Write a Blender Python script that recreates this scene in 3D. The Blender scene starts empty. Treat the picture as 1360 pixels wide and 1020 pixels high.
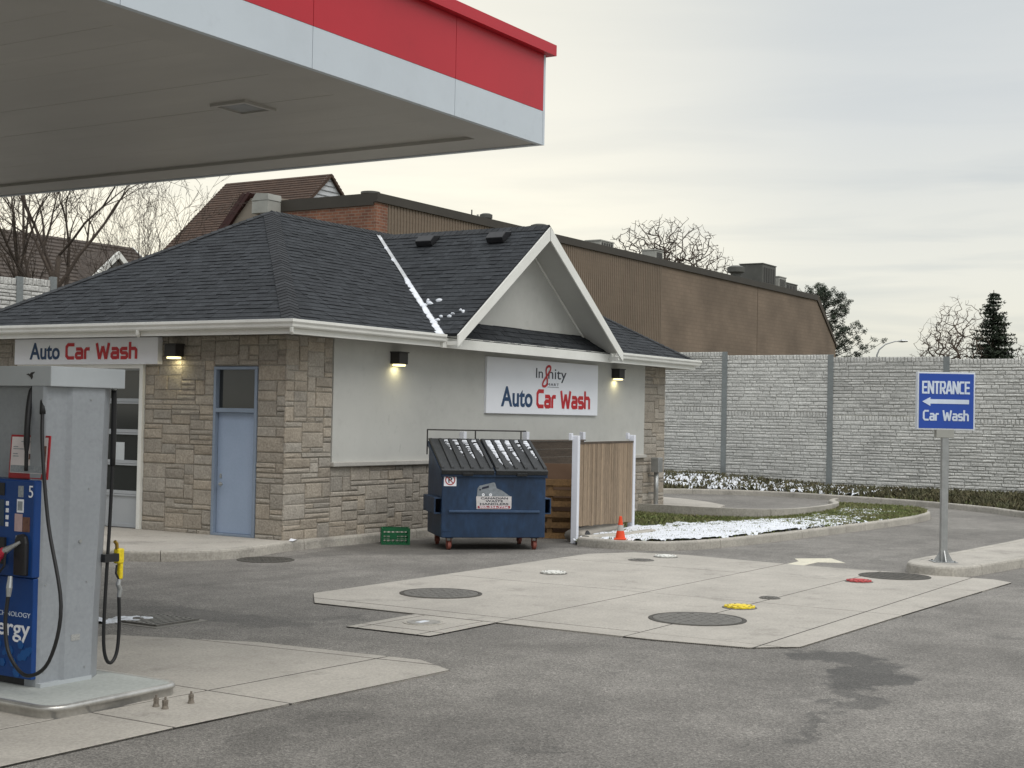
import bpy, bmesh, math, random
import numpy as np
from mathutils import Vector, Matrix
from mathutils.geometry import tessellate_polygon
random.seed(7)
R = math.radians
scene = bpy.context.scene
col = scene.collection

# ------------------------------------------------------------------ camera, sky, sun, exposure
# World axes: X runs along the car wash's long wall, Y along its short wall, origin at its near corner.
cam_d = bpy.data.cameras.new('camera'); cam = bpy.data.objects.new('camera', cam_d); col.objects.link(cam)
AZ, PIT, ROL = 0.5572, 0.0231, -0.0194
ca, sa = math.cos(AZ), math.sin(AZ)
F = Vector((ca * math.cos(PIT), sa * math.cos(PIT), math.sin(PIT)))
R0 = Vector((sa, -ca, 0)); U0 = R0.cross(F)
RT = R0 * math.cos(ROL) - U0 * math.sin(ROL); UP = U0 * math.cos(ROL) + R0 * math.sin(ROL)
m = Matrix((RT, UP, -F)).transposed().to_4x4(); m.translation = Vector((-17.58, -15.14, 2.15))
cam.matrix_world = m
cam_d.sensor_width = 36; cam_d.lens = 1932.2 / 1360 * 36; cam_d.clip_end = 3000; cam_d.clip_start = 0.05
scene.camera = cam
scene.render.resolution_x = 1024; scene.render.resolution_y = 768

SUN_AZ, SUN_EL = R(250), R(58)          # broad light of a thick cloud layer, high and behind the camera
world = bpy.data.worlds.new('World'); scene.world = world; world.use_nodes = True
nt = world.node_tree; nt.nodes.clear()
def wn(t, **k):
    n = nt.nodes.new(t)
    for a, b in k.items(): setattr(n, a, b)
    return n
W = nt.links.new
wout = wn('ShaderNodeOutputWorld'); mixs = wn('ShaderNodeMixShader'); mixs.inputs[0].default_value = 0.93
sky = wn('ShaderNodeTexSky', sky_type='NISHITA', sun_disc=False, sun_elevation=SUN_EL, sun_rotation=R(90) - SUN_AZ)
bg1 = wn('ShaderNodeBackground'); bg1.inputs[1].default_value = 0.1
bg2 = wn('ShaderNodeBackground'); bg2.inputs[1].default_value = 1.0
W(sky.outputs[0], bg1.inputs[0]); W(bg1.outputs[0], mixs.inputs[1]); W(bg2.outputs[0], mixs.inputs[2]); W(mixs.outputs[0], wout.inputs[0])
tc = wn('ShaderNodeTexCoord'); sep = wn('ShaderNodeSeparateXYZ'); W(tc.outputs['Generated'], sep.inputs[0])
ramp = wn('ShaderNodeValToRGB'); W(sep.outputs[2], ramp.inputs[0])
cr = ramp.color_ramp
cr.elements[0].position = 0.0; cr.elements[0].color = (0.74, 0.715, 0.61, 1)
cr.elements[1].position = 1.0; cr.elements[1].color = (1.16, 1.19, 1.22, 1)
e = cr.elements.new(0.10); e.color = (0.745, 0.742, 0.685, 1)
e = cr.elements.new(0.20); e.color = (0.645, 0.665, 0.66, 1)
e = cr.elements.new(0.32); e.color = (0.575, 0.605, 0.615, 1)
e = cr.elements.new(0.6); e.color = (0.90, 0.94, 0.96, 1)
mp = wn('ShaderNodeMapping'); mp.inputs['Scale'].default_value = (1.6, 1.6, 17.0); W(tc.outputs['Generated'], mp.inputs[0])
n1 = wn('ShaderNodeTexNoise'); n1.inputs['Scale'].default_value = 2.1; n1.inputs['Detail'].default_value = 5; n1.inputs['Roughness'].default_value = 0.52; n1.inputs['Distortion'].default_value = 0.35
W(mp.outputs[0], n1.inputs[0])
r1 = wn('ShaderNodeValToRGB'); W(n1.outputs[0], r1.inputs[0])
r1.color_ramp.elements[0].position = 0.36; r1.color_ramp.elements[0].color = (0.75, 0.79, 0.835, 1)
r1.color_ramp.elements[1].position = 0.60; r1.color_ramp.elements[1].color = (1.05, 1.04, 1.01, 1)
mul = wn('ShaderNodeMixRGB', blend_type='MULTIPLY'); low = wn('ShaderNodeMapRange', interpolation_type='SMOOTHSTEP'); low.inputs[1].default_value = 0.05; low.inputs[2].default_value = 0.24; low.inputs[3].default_value = 1.0; low.inputs[4].default_value = 0.14; W(sep.outputs[2], low.inputs[0]); W(low.outputs[0], mul.inputs[0])
W(ramp.outputs[0], mul.inputs[1]); W(r1.outputs[0], mul.inputs[2])
# thin cloud low in front, towards the left, where the evening light comes through
GA = R(47)
vd = wn('ShaderNodeVectorMath', operation='DOT_PRODUCT'); vd.inputs[1].default_value = (math.cos(GA) * 0.985, math.sin(GA) * 0.985, 0.17)
nrm = wn('ShaderNodeVectorMath', operation='NORMALIZE'); W(tc.outputs['Generated'], nrm.inputs[0]); W(nrm.outputs[0], vd.inputs[0])
gr = wn('ShaderNodeMapRange', interpolation_type='SMOOTHERSTEP'); gr.inputs[1].default_value = 0.86; gr.inputs[2].default_value = 1.0; W(vd.outputs['Value'], gr.inputs[0])
add = wn('ShaderNodeMixRGB', blend_type='ADD'); add.inputs[2].default_value = (0.27, 0.215, 0.105, 1)
W(gr.outputs[0], add.inputs[0]); W(mul.outputs[0], add.inputs[1]); W(add.outputs[0], bg2.inputs[0])

sun_d = bpy.data.lights.new('sun', 'SUN'); sun_d.energy = 1.5; sun_d.angle = R(50); sun_d.color = (1, 0.96, 0.90)
sun = bpy.data.objects.new('sun', sun_d); col.objects.link(sun)
sdir = Vector((math.cos(SUN_EL) * math.cos(SUN_AZ), math.cos(SUN_EL) * math.sin(SUN_AZ), math.sin(SUN_EL)))
sun.rotation_euler = sdir.to_track_quat('Z', 'Y').to_euler(); sun.location = sdir * 60
vs = scene.view_settings
vs.view_transform = 'Standard'; vs.look = 'None'; vs.exposure = 0.17; vs.gamma = 1.0; vs.use_curve_mapping = False

# ------------------------------------------------------------------ materials
MATS = {}
def M(name, c1, c2=None, scale=2.0, rough=0.8, fine=0.0, fscale=60.0, bump=0.0, bscale=None, rnd=0.0, metal=0.0, stretch=None, spec=0.4, coat=0.0, hue=None):
    """procedural surface: two colours mixed by noise, fine speckle, relief, per-object variation"""
    mt = bpy.data.materials.new(name); mt.use_nodes = True; t = mt.node_tree; L = t.links.new; N = t.nodes.new
    b = t.nodes['Principled BSDF']; b.inputs['Roughness'].default_value = rough; b.inputs['Metallic'].default_value = metal
    b.inputs['Specular IOR Level'].default_value = spec; b.inputs['Coat Weight'].default_value = coat
    g = N('ShaderNodeNewGeometry'); vec = g.outputs['Position']
    if stretch:
        mpn = N('ShaderNodeMapping'); mpn.inputs['Scale'].default_value = stretch; L(vec, mpn.inputs[0]); vec = mpn.outputs[0]
    c2 = c2 or tuple(x * 0.82 for x in c1)
    nz = N('ShaderNodeTexNoise'); nz.inputs['Scale'].default_value = scale; nz.inputs['Detail'].default_value = 6; nz.inputs['Roughness'].default_value = 0.6; L(vec, nz.inputs[0])
    mr = N('ShaderNodeMapRange'); mr.inputs[1].default_value = 0.33; mr.inputs[2].default_value = 0.67; L(nz.outputs[0], mr.inputs[0])
    mx = N('ShaderNodeMixRGB'); mx.inputs[1].default_value = (*c1, 1); mx.inputs[2].default_value = (*c2, 1); L(mr.outputs[0], mx.inputs[0])
    out = mx.outputs[0]
    if fine > 0:
        f = N('ShaderNodeTexNoise'); f.inputs['Scale'].default_value = fscale; f.inputs['Detail'].default_value = 3; L(vec, f.inputs[0])
        fr = N('ShaderNodeMapRange'); fr.inputs[1].default_value = 0.3; fr.inputs[2].default_value = 0.7; fr.inputs[3].default_value = 1 - fine; fr.inputs[4].default_value = 1 + fine; L(f.outputs[0], fr.inputs[0])
        mm = N('ShaderNodeMixRGB'); mm.blend_type = 'MULTIPLY'; mm.inputs[0].default_value = 1; L(out, mm.inputs[1]); L(fr.outputs[0], mm.inputs[2]); out = mm.outputs[0]
    if rnd > 0:
        oi = N('ShaderNodeObjectInfo'); rr = N('ShaderNodeMapRange'); rr.inputs[3].default_value = 1 - rnd; rr.inputs[4].default_value = 1 + rnd; L(oi.outputs['Random'], rr.inputs[0])
        mm = N('ShaderNodeMixRGB'); mm.blend_type = 'MULTIPLY'; mm.inputs[0].default_value = 1; L(out, mm.inputs[1]); L(rr.outputs[0], mm.inputs[2]); out = mm.outputs[0]
        if hue:
            ml = N('ShaderNodeMath'); ml.operation = 'MULTIPLY'; ml.inputs[1].default_value = 7.31; L(oi.outputs['Random'], ml.inputs[0])
            fr2 = N('ShaderNodeMath'); fr2.operation = 'FRACT'; L(ml.outputs[0], fr2.inputs[0])
            mh = N('ShaderNodeMixRGB'); mh.blend_type = 'MULTIPLY'; mh.inputs[2].default_value = (*hue, 1); L(fr2.outputs[0], mh.inputs[0]); L(out, mh.inputs[1]); out = mh.outputs[0]
    L(out, b.inputs['Base Color'])
    if bump > 0:
        bn = N('ShaderNodeTexNoise'); bn.inputs['Scale'].default_value = bscale or fscale; bn.inputs['Detail'].default_value = 5; L(vec, bn.inputs[0])
        bp = N('ShaderNodeBump'); bp.inputs['Strength'].default_value = bump; bp.inputs['Distance'].default_value = 0.02; L(bn.outputs[0], bp.inputs['Height']); L(bp.outputs[0], b.inputs['Normal'])
    MATS[name] = mt
    return mt
def attr_var(mt, amt, name='tone'):
    """per-piece brightness stored on the mesh of joined pieces"""
    t = mt.node_tree; b = t.nodes['Principled BSDF']; src = b.inputs['Base Color'].links[0].from_socket
    a = t.nodes.new('ShaderNodeAttribute'); a.attribute_name = name
    r = t.nodes.new('ShaderNodeMapRange'); r.inputs[3].default_value = 1 - amt; r.inputs[4].default_value = 1 + amt
    mm = t.nodes.new('ShaderNodeMixRGB'); mm.blend_type = 'MULTIPLY'; mm.inputs[0].default_value = 1
    t.links.new(a.outputs['Fac'], r.inputs[0]); t.links.new(src, mm.inputs[1]); t.links.new(r.outputs[0], mm.inputs[2]); t.links.new(mm.outputs[0], b.inputs['Base Color'])
    return mt

stone_m = M('ashlar_stone', (0.365, 0.336, 0.292), (0.288, 0.264, 0.231), 5, 0.9, 0.2, 28, 0.8, 24, rnd=0.14, hue=(1.05, 0.99, 0.92))
mortar_m = M('mortar', (0.39, 0.362, 0.315), (0.32, 0.297, 0.258), 8, 0.95, 0.15, 70, 0.4)
stucco_m = M('stucco', (0.535, 0.535, 0.505), (0.485, 0.485, 0.458), 0.9, 0.9, 0.05, 160, 0.15, 220)
white_m = M('white_aluminium', (0.78, 0.78, 0.74), (0.69, 0.69, 0.65), 1.3, 0.45, 0.03, 40)
soffit_m = M('soffit', (0.52, 0.52, 0.49), (0.46, 0.46, 0.43), 1.0, 0.7)
shingle_m = attr_var(M('shingle', (0.032, 0.035, 0.039), (0.045, 0.049, 0.054), 14, 0.95, 0.25, 110, 0.5, spec=0.2), 0.19)
cap_m = M('shingle_cap', (0.036, 0.038, 0.041), (0.049, 0.052, 0.056), 14, 0.95, 0.3, 110, 0.5, rnd=0.2, spec=0.2)
snow_m = M('snow', (0.76, 0.785, 0.83), (0.62, 0.645, 0.69), 5, 0.8, 0.08, 40, 0.8, 30)
metal_m = M('galvanised_steel', (0.44, 0.45, 0.45), (0.36, 0.37, 0.37), 7, 0.42, 0.05, 60, metal=0.75)
dark_m = M('dark_bronze', (0.030, 0.027, 0.025), None, 3, 0.5)
black_m = M('black_plastic', (0.016, 0.016, 0.018), (0.024, 0.024, 0.026), 6, 0.45, 0.1, 60)
lidm = M('dumpster_lid_plastic', (0.022, 0.024, 0.026), (0.036, 0.038, 0.040), 5, 0.55, 0.15, 40)
rubber_m = M('rubber', (0.014, 0.014, 0.015), None, 5, 0.5)
glass_m = M('dark_glass', (0.030, 0.033, 0.034), (0.038, 0.041, 0.042), 0.7, 0.07, spec=0.55)
door_m = M('blue_grey_paint', (0.325, 0.40, 0.53), (0.295, 0.37, 0.495), 1.5, 0.5, 0.03, 40)
frame_m = M('blue_grey_frame', (0.245, 0.30, 0.385), None, 1.5, 0.5)
garage_m = M('garage_panel', (0.40, 0.42, 0.44), (0.36, 0.38, 0.40), 1.5, 0.5)
concrete_m = M('concrete', (0.435, 0.407, 0.362), (0.36, 0.337, 0.30), 1.1, 0.9, 0.14, 45, 0.3, 120)
kerb_m = M('kerb_concrete', (0.44, 0.413, 0.365), (0.34, 0.32, 0.283), 1.6, 0.9, 0.16, 30, 0.4, 80)
def add_stains(mt, dark, scale, lo, hi):
    """old spots and blotches worked into a surface"""
    t = mt.node_tree; b = t.nodes['Principled BSDF']; src = b.inputs['Base Color'].links[0].from_socket; g = t.nodes.new('ShaderNodeNewGeometry')
    out = src
    for sc, l_, h_, st in ((scale, lo, hi, dark), (scale * 5.3, lo + .06, hi + .03, dark * 1.1), (scale * .3, lo - .08, hi + .04, dark * .55)):
        n = t.nodes.new('ShaderNodeTexNoise'); n.inputs['Scale'].default_value = sc; n.inputs['Detail'].default_value = 8; n.inputs['Roughness'].default_value = 0.7; t.links.new(g.outputs['Position'], n.inputs[0])
        r = t.nodes.new('ShaderNodeMapRange'); r.inputs[1].default_value = l_; r.inputs[2].default_value = h_; r.inputs[3].default_value = 1; r.inputs[4].default_value = 1 - st; t.links.new(n.outputs[0], r.inputs[0])
        mm = t.nodes.new('ShaderNodeMixRGB'); mm.blend_type = 'MULTIPLY'; mm.inputs[0].default_value = 1; t.links.new(out, mm.inputs[1]); t.links.new(r.outputs[0], mm.inputs[2]); out = mm.outputs[0]
    t.links.new(out, b.inputs['Base Color'])
add_stains(concrete_m, 0.30, 1.3, 0.56, 0.70); add_stains(kerb_m, 0.30, 1.7, 0.55, 0.70); add_stains(stucco_m, 0.07, 0.8, 0.5, 0.66)
joint_m = M('joint_filler', (0.06, 0.056, 0.05), None, 8, 0.95)
iron_m = M('cast_iron', (0.15, 0.143, 0.128), (0.115, 0.11, 0.1), 12, 0.7, 0.25, 50, 0.6, 40)
iron2_m = M('dark_iron', (0.055, 0.052, 0.046), (0.085, 0.078, 0.066), 8, 0.8, 0.25, 50, 0.6, 40)
noise_m = attr_var(M('precast_stone', (0.60, 0.595, 0.565), (0.51, 0.505, 0.48), 1.2, 0.92, 0.22, 26, 0.8, 22, rnd=0.06), 0.13)
add_stains(noise_m, 0.14, 0.5, 0.5, 0.68)
noiseback_m = M('precast_joint', (0.33, 0.33, 0.31), None, 3, 0.95)
steelpost_m = M('steel_post', (0.23, 0.25, 0.25), (0.19, 0.205, 0.205), 3, 0.6, 0.1, 30)
signwhite_m = M('sign_white', (0.84, 0.86, 0.91), (0.81, 0.83, 0.88), 1.2, 0.35)
navy_m = M('sign_navy', (0.012, 0.055, 0.145), None, 3, 0.4)
black_text_m = M('sign_dark', (0.018, 0.022, 0.045), None, 3, 0.4)
red_m = M('sign_red', (0.56, 0.012, 0.022), None, 3, 0.4)
crimson_m = M('canopy_red', (0.50, 0.016, 0.030), (0.465, 0.015, 0.028), 0.6, 0.38, 0.0)
fascia_m = M('canopy_white', (0.58, 0.64, 0.69), (0.55, 0.605, 0.655), 0.5, 0.35)
deck_m = M('canopy_deck', (0.45, 0.435, 0.40), (0.385, 0.372, 0.343), 0.5, 0.4, 0.05, 3, rnd=0.025, stretch=(1, 0.25, 1))
for q_ in (crimson_m, fascia_m): add_stains(q_, 0.05, 0.9, 0.5, 0.66)
blue_m = M('sign_blue', (0.022, 0.075, 0.38), (0.02, 0.068, 0.35), 1.5, 0.4)
pale_m = M('sign_pale_letters', (0.66, 0.74, 0.86), None, 3, 0.4)
dumpblue_m = M('dumpster_blue', (0.016, 0.045, 0.105), (0.010, 0.026, 0.058), 1.7, 0.5, 0.2, 14, stretch=(1, 1, 0.45))
wood_m = M('fence_wood', (0.29, 0.215, 0.145), (0.205, 0.152, 0.102), 6, 0.85, 0.25, 30, 0.4, 30, rnd=0.2, stretch=(4, 4, 0.35))
darkwood_m = M('dark_wood', (0.10, 0.075, 0.055), (0.065, 0.05, 0.038), 5, 0.85, 0.25, 30, rnd=0.25, stretch=(0.5, 0.5, 4))
pallet_m = M('pallet_wood', (0.25, 0.145, 0.06), (0.16, 0.095, 0.042), 5, 0.8, 0.2, 30, rnd=0.2)
orange_m = M('cone_orange', (0.78, 0.075, 0.02), (0.70, 0.07, 0.02), 5, 0.45)
green_m = M('crate_green', (0.006, 0.13, 0.045), (0.005, 0.09, 0.033), 5, 0.5)
yellow_m = M('yellow_plastic', (0.80, 0.62, 0.02), (0.70, 0.53, 0.02), 8, 0.45, 0.15, 50)
capred_m = M('red_cap_paint', (0.48, 0.06, 0.06), (0.36, 0.06, 0.06), 9, 0.6, 0.2, 50)
capwhite_m = M('white_cap_paint', (0.74, 0.74, 0.70), (0.6, 0.6, 0.56), 9, 0.6, 0.1, 50)
paint_m = M('road_paint', (0.66, 0.62, 0.50), (0.55, 0.52, 0.42), 7, 0.8, 0.15, 40)
pumpgrey_m = M('pump_grey', (0.325, 0.345, 0.37), (0.29, 0.308, 0.33), 1.2, 0.38, 0.05, 30, metal=0.15)
add_stains(pumpgrey_m, 0.10, 2.2, 0.52, 0.66)
pumplight_m = M('pump_header', (0.47, 0.50, 0.52), None, 1.2, 0.4)
pumpblue_m = M('pump_blue', (0.005, 0.048, 0.205), (0.004, 0.038, 0.165), 1.5, 0.35)
bubble_m = M('pump_bubble', (0.010, 0.095, 0.32), None, 2, 0.35)
screen_m = M('screen', (0.05, 0.075, 0.11), None, 2, 0.15)
sticker_m = M('sticker_pink', (0.55, 0.40, 0.40), None, 20, 0.6, 0.1, 80)
stickgrey_m = M('sticker_grey', (0.33, 0.36, 0.38), (0.22, 0.24, 0.26), 70, 0.6)
brown_m = M('poster_brown', (0.09, 0.04, 0.03), (0.20, 0.10, 0.07), 22, 0.5)
redframe_m = M('poster_red', (0.36, 0.010, 0.018), None, 2, 0.4)
posterw_m = M('poster_paper', (0.74, 0.68, 0.68), None, 4, 0.5)
castor_m = M('caster_red', (0.24, 0.07, 0.05), None, 6, 0.6)
vinyl_m = M('vinyl_post', (0.74, 0.76, 0.82), (0.66, 0.68, 0.74), 1.5, 0.45)
brown_roof_m = M('brown_shingle', (0.085, 0.052, 0.036), (0.055, 0.036, 0.027), 1.6, 0.9, 0.3, 9, stretch=(1, 1, 5))
maroon_m = M('maroon_trim', (0.05, 0.015, 0.013), None, 2, 0.6)
dark_fascia_m = M('bronze_fascia', (0.052, 0.045, 0.036), None, 1, 0.6)
siding_m = M('ribbed_siding', (0.183, 0.14, 0.101), (0.162, 0.125, 0.09), 0.3, 0.6, 0.06, 2)
housedark_m = M('weathered_roof', (0.085, 0.068, 0.056), (0.058, 0.047, 0.040), 1.4, 0.9, 0.3, 8, stretch=(1, 1, 4))
bark_m = M('bark', (0.085, 0.066, 0.051), (0.052, 0.040, 0.032), 6, 0.9, 0.2, 30)
barkpale_m = M('pale_bark', (0.125, 0.095, 0.072), (0.085, 0.066, 0.052), 6, 0.9)
needle_m = attr_var(M('needles', (0.020, 0.032, 0.014), (0.012, 0.020, 0.010), 1.5, 0.8), 0.5)
redleaf_m = attr_var(M('red_brown_leaves', (0.10, 0.045, 0.028), (0.06, 0.035, 0.02), 3, 0.8), 0.4)
grass_m = attr_var(M('grass', (0.13, 0.17, 0.05), (0.185, 0.17, 0.08), 2.5, 0.8), 0.45)
soil_m = M('soil', (0.060, 0.062, 0.030), (0.045, 0.040, 0.026), 3, 0.95, 0.3, 20, 0.8, 20)
leafdark_m = attr_var(M('ground_cover', (0.075, 0.08, 0.04), (0.11, 0.092, 0.05), 2, 0.85), 0.5)
tan_m = M('tan_tarp', (0.33, 0.30, 0.26), (0.27, 0.245, 0.21), 3, 0.7)
ac_m = M('rooftop_unit', (0.10, 0.10, 0.09), (0.075, 0.075, 0.068), 2, 0.6)
acpale_m = M('rooftop_unit_pale', (0.36, 0.36, 0.33), None, 2, 0.6)

def brick_mat(name, c1, c2, mo, sc, warp):
    mt = bpy.data.materials.new(name); mt.use_nodes = True; t = mt.node_tree; b = t.nodes['Principled BSDF']; b.inputs['Roughness'].default_value = 0.9
    g = t.nodes.new('ShaderNodeNewGeometry'); s = t.nodes.new('ShaderNodeSeparateXYZ'); a = t.nodes.new('ShaderNodeMath'); c = t.nodes.new('ShaderNodeCombineXYZ')
    t.links.new(g.outputs['Position'], s.inputs[0]); t.links.new(s.outputs[0], a.inputs[0]); t.links.new(s.outputs[1], a.inputs[1]); t.links.new(a.outputs[0], c.inputs[0]); t.links.new(s.outputs[2], c.inputs[1])
    br = t.nodes.new('ShaderNodeTexBrick'); br.inputs['Scale'].default_value = sc; br.inputs['Color1'].default_value = (*c1, 1); br.inputs['Color2'].default_value = (*c2, 1); br.inputs['Mortar'].default_value = (*mo, 1)
    br.inputs['Mortar Size'].default_value = 0.03; br.inputs['Bias'].default_value = 0.0; br.inputs['Brick Width'].default_value = 0.6; br.inputs['Row Height'].default_value = 0.22
    t.links.new(c.outputs[0], br.inputs[0])
    n = t.nodes.new('ShaderNodeTexNoise'); n.inputs['Scale'].default_value = warp; n.inputs['Detail'].default_value = 5; t.links.new(g.outputs['Position'], n.inputs[0])
    mr = t.nodes.new('ShaderNodeMapRange'); mr.inputs[1].default_value = 0.3; mr.inputs[2].default_value = 0.7; mr.inputs[3].default_value = 0.75; mr.inputs[4].default_value = 1.25; t.links.new(n.outputs[0], mr.inputs[0])
    mm = t.nodes.new('ShaderNodeMixRGB'); mm.blend_type = 'MULTIPLY'; mm.inputs[0].default_value = 1; t.links.new(br.outputs[0], mm.inputs[1]); t.links.new(mr.outputs[0], mm.inputs[2]); t.links.new(mm.outputs[0], b.inputs['Base Color'])
    return mt
redbrick_m = brick_mat('red_brick', (0.23, 0.095, 0.055), (0.155, 0.062, 0.040), (0.22, 0.16, 0.12), 1.8, 1.5)
tanbrick_m = brick_mat('brown_block', (0.195, 0.147, 0.106), (0.178, 0.135, 0.098), (0.165, 0.125, 0.091), 1.0, 0.35)

# asphalt: stone speckle, broad wear, worn wheel tracks, oil and damp patches
def asphalt_mat():
    mt = bpy.data.materials.new('asphalt'); mt.use_nodes = True; t = mt.node_tree; L = t.links.new; N = t.nodes.new
    b = t.nodes['Principled BSDF']; g = N('ShaderNodeNewGeometry'); P = g.outputs['Position']
    def noise(s, d=5, vec=P, r=0.55):
        n = N('ShaderNodeTexNoise'); n.inputs['Scale'].default_value = s; n.inputs['Detail'].default_value = d; n.inputs['Roughness'].default_value = r; L(vec, n.inputs[0]); return n.outputs[0]
    def rng(v, a, b_, c=0.0, d=1.0):
        n = N('ShaderNodeMapRange'); n.interpolation_type = 'SMOOTHSTEP'
        for i, x in enumerate((a, b_, c, d)): n.inputs[i + 1].default_value = x
        L(v, n.inputs[0]); return n.outputs[0]
    def mult(cin, v):
        n = N('ShaderNodeMixRGB'); n.blend_type = 'MULTIPLY'; n.inputs[0].default_value = 1; L(cin, n.inputs[1]); L(v, n.inputs[2]); return n.outputs[0]
    mx = N('ShaderNodeMixRGB'); mx.inputs[1].default_value = (0.150, 0.141, 0.128, 1); mx.inputs[2].default_value = (0.208, 0.196, 0.178, 1)
    L(rng(noise(0.35, 6), 0.35, 0.65), mx.inputs[0]); c = mx.outputs[0]
    c = mult(c, rng(noise(2.2, 6), 0.3, 0.7, 0.87, 1.1))
    vo = N('ShaderNodeTexVoronoi'); vo.inputs['Scale'].default_value = 85; L(P, vo.inputs[0])
    sepc = N('ShaderNodeSeparateColor'); L(vo.outputs['Color'], sepc.inputs[0])
    c = mult(c, rng(sepc.outputs[0], 0.0, 1.0, 0.68, 1.32))
    c = mult(c, rng(sepc.outputs[1], 0.90, 0.97, 1.0, 1.4))
    c = mult(c, rng(noise(30, 4), 0.25, 0.75, 0.86, 1.13))
    wet = None
    warp = N('ShaderNodeVectorMath'); warp.operation = 'ADD'
    wn_ = N('ShaderNodeTexNoise'); wn_.inputs['Scale'].default_value = 1.9; wn_.inputs['Detail'].default_value = 6; wn_.inputs['Roughness'].default_value = 0.65; L(P, wn_.inputs[0])
    sc_ = N('ShaderNodeVectorMath'); sc_.operation = 'SCALE'; sc_.inputs['Scale'].default_value = 1.1; L(wn_.outputs['Color'], sc_.inputs[0])
    of_ = N('ShaderNodeVectorMath'); of_.operation = 'SUBTRACT'; of_.inputs[1].default_value = (0.55, 0.55, 0.55); L(sc_.outputs[0], of_.inputs[0])
    L(P, warp.inputs[0]); L(of_.outputs[0], warp.inputs[1])
    # centre, half sizes, turn, strength
    spots = [((-5.35, -11.15), (0.78, 0.38), 10, 0.6), ((-6.35, -11.4), (0.65, 0.15), 5, 0.42), ((-4.55, -10.55), (0.35, 0.5), -20, 0.55), ((-7.6, -11.45), (0.7, 0.09), 8, 0.4),
             ((-6.15, -4.4), (0.34, 1.35), -3, 0.38), ((-5.8, -5.2), (0.2, 0.42), 8, 0.25), ((-6.15, -3.0), (0.5, 0.55), 20, 0.25), ((2.4, -1.5), (2.3, 1.3), -15, 0.42), ((4.2, -2.9), (0.9, 0.7), -40, 0.4),
             ((-9.9, -8.65), (0.9, 0.22), 4, 0.18), ((-8.6, -9.6), (1.6, 0.5), 12, 0.12), ((-5.4, -5.6), (0.5, 0.12), 0, 0.3), ((0.2, -0.9), (1.6, 0.35), 0, 0.25),
             ((-8.2, -11.4), (3.0, 0.16), 14, 0.13), ((-8.6, -13.0), (3.4, 0.18), 14, 0.12), ((-3.4, -2.4), (2.6, 0.14), -6, 0.14), ((-3.2, -1.6), (2.8, 0.13), -6, 0.12), ((-6.6, -9.4), (0.12, 0.09), 0, 0.3), ((-9.4, -10.3), (0.14, 0.1), 0, 0.28), ((-2.2, -11.6), (0.16, 0.1), 0, 0.25), ((8.5, -7.2), (4.5, 0.2), -6, 0.14), ((8.8, -8.2), (4.0, 0.2), -6, 0.12)]
    for (cx, cy), (rx, ry), ang, st in spots:
        mp_ = N('ShaderNodeMapping'); mp_.vector_type = 'TEXTURE'; mp_.inputs['Location'].default_value = (cx, cy, 0); mp_.inputs['Rotation'].default_value = (0, 0, R(ang)); mp_.inputs['Scale'].default_value = (rx, ry, 1)
        L(warp.outputs[0], mp_.inputs[0])
        fl = N('ShaderNodeVectorMath'); fl.operation = 'MULTIPLY'; fl.inputs[1].default_value = (1, 1, 0); L(mp_.outputs[0], fl.inputs[0])
        ln = N('ShaderNodeVectorMath'); ln.operation = 'LENGTH'; L(fl.outputs[0], ln.inputs[0])
        v = rng(ln.outputs['Value'], 0.78, 1.10, st, 0.0)
        if wet is None: wet = v
        else:
            a = N('ShaderNodeMath'); a.operation = 'MAXIMUM'; L(wet, a.inputs[0]); L(v, a.inputs[1]); wet = a.outputs[0]
    inv = N('ShaderNodeMath'); inv.operation = 'SUBTRACT'; inv.inputs[0].default_value = 1; L(wet, inv.inputs[1])
    c = mult(c, inv.outputs[0]); L(c, b.inputs['Base Color'])
    L(rng(wet, 0, 0.6, 0.9, 0.72), b.inputs['Roughness'])
    bp = N('ShaderNodeBump'); bp.inputs['Strength'].default_value = 0.55; bp.inputs['Distance'].default_value = 0.01; L(vo.outputs['Distance'], bp.inputs['Height']); L(bp.outputs[0], b.inputs['Normal'])
    return mt
asphalt_m = asphalt_mat()

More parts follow.
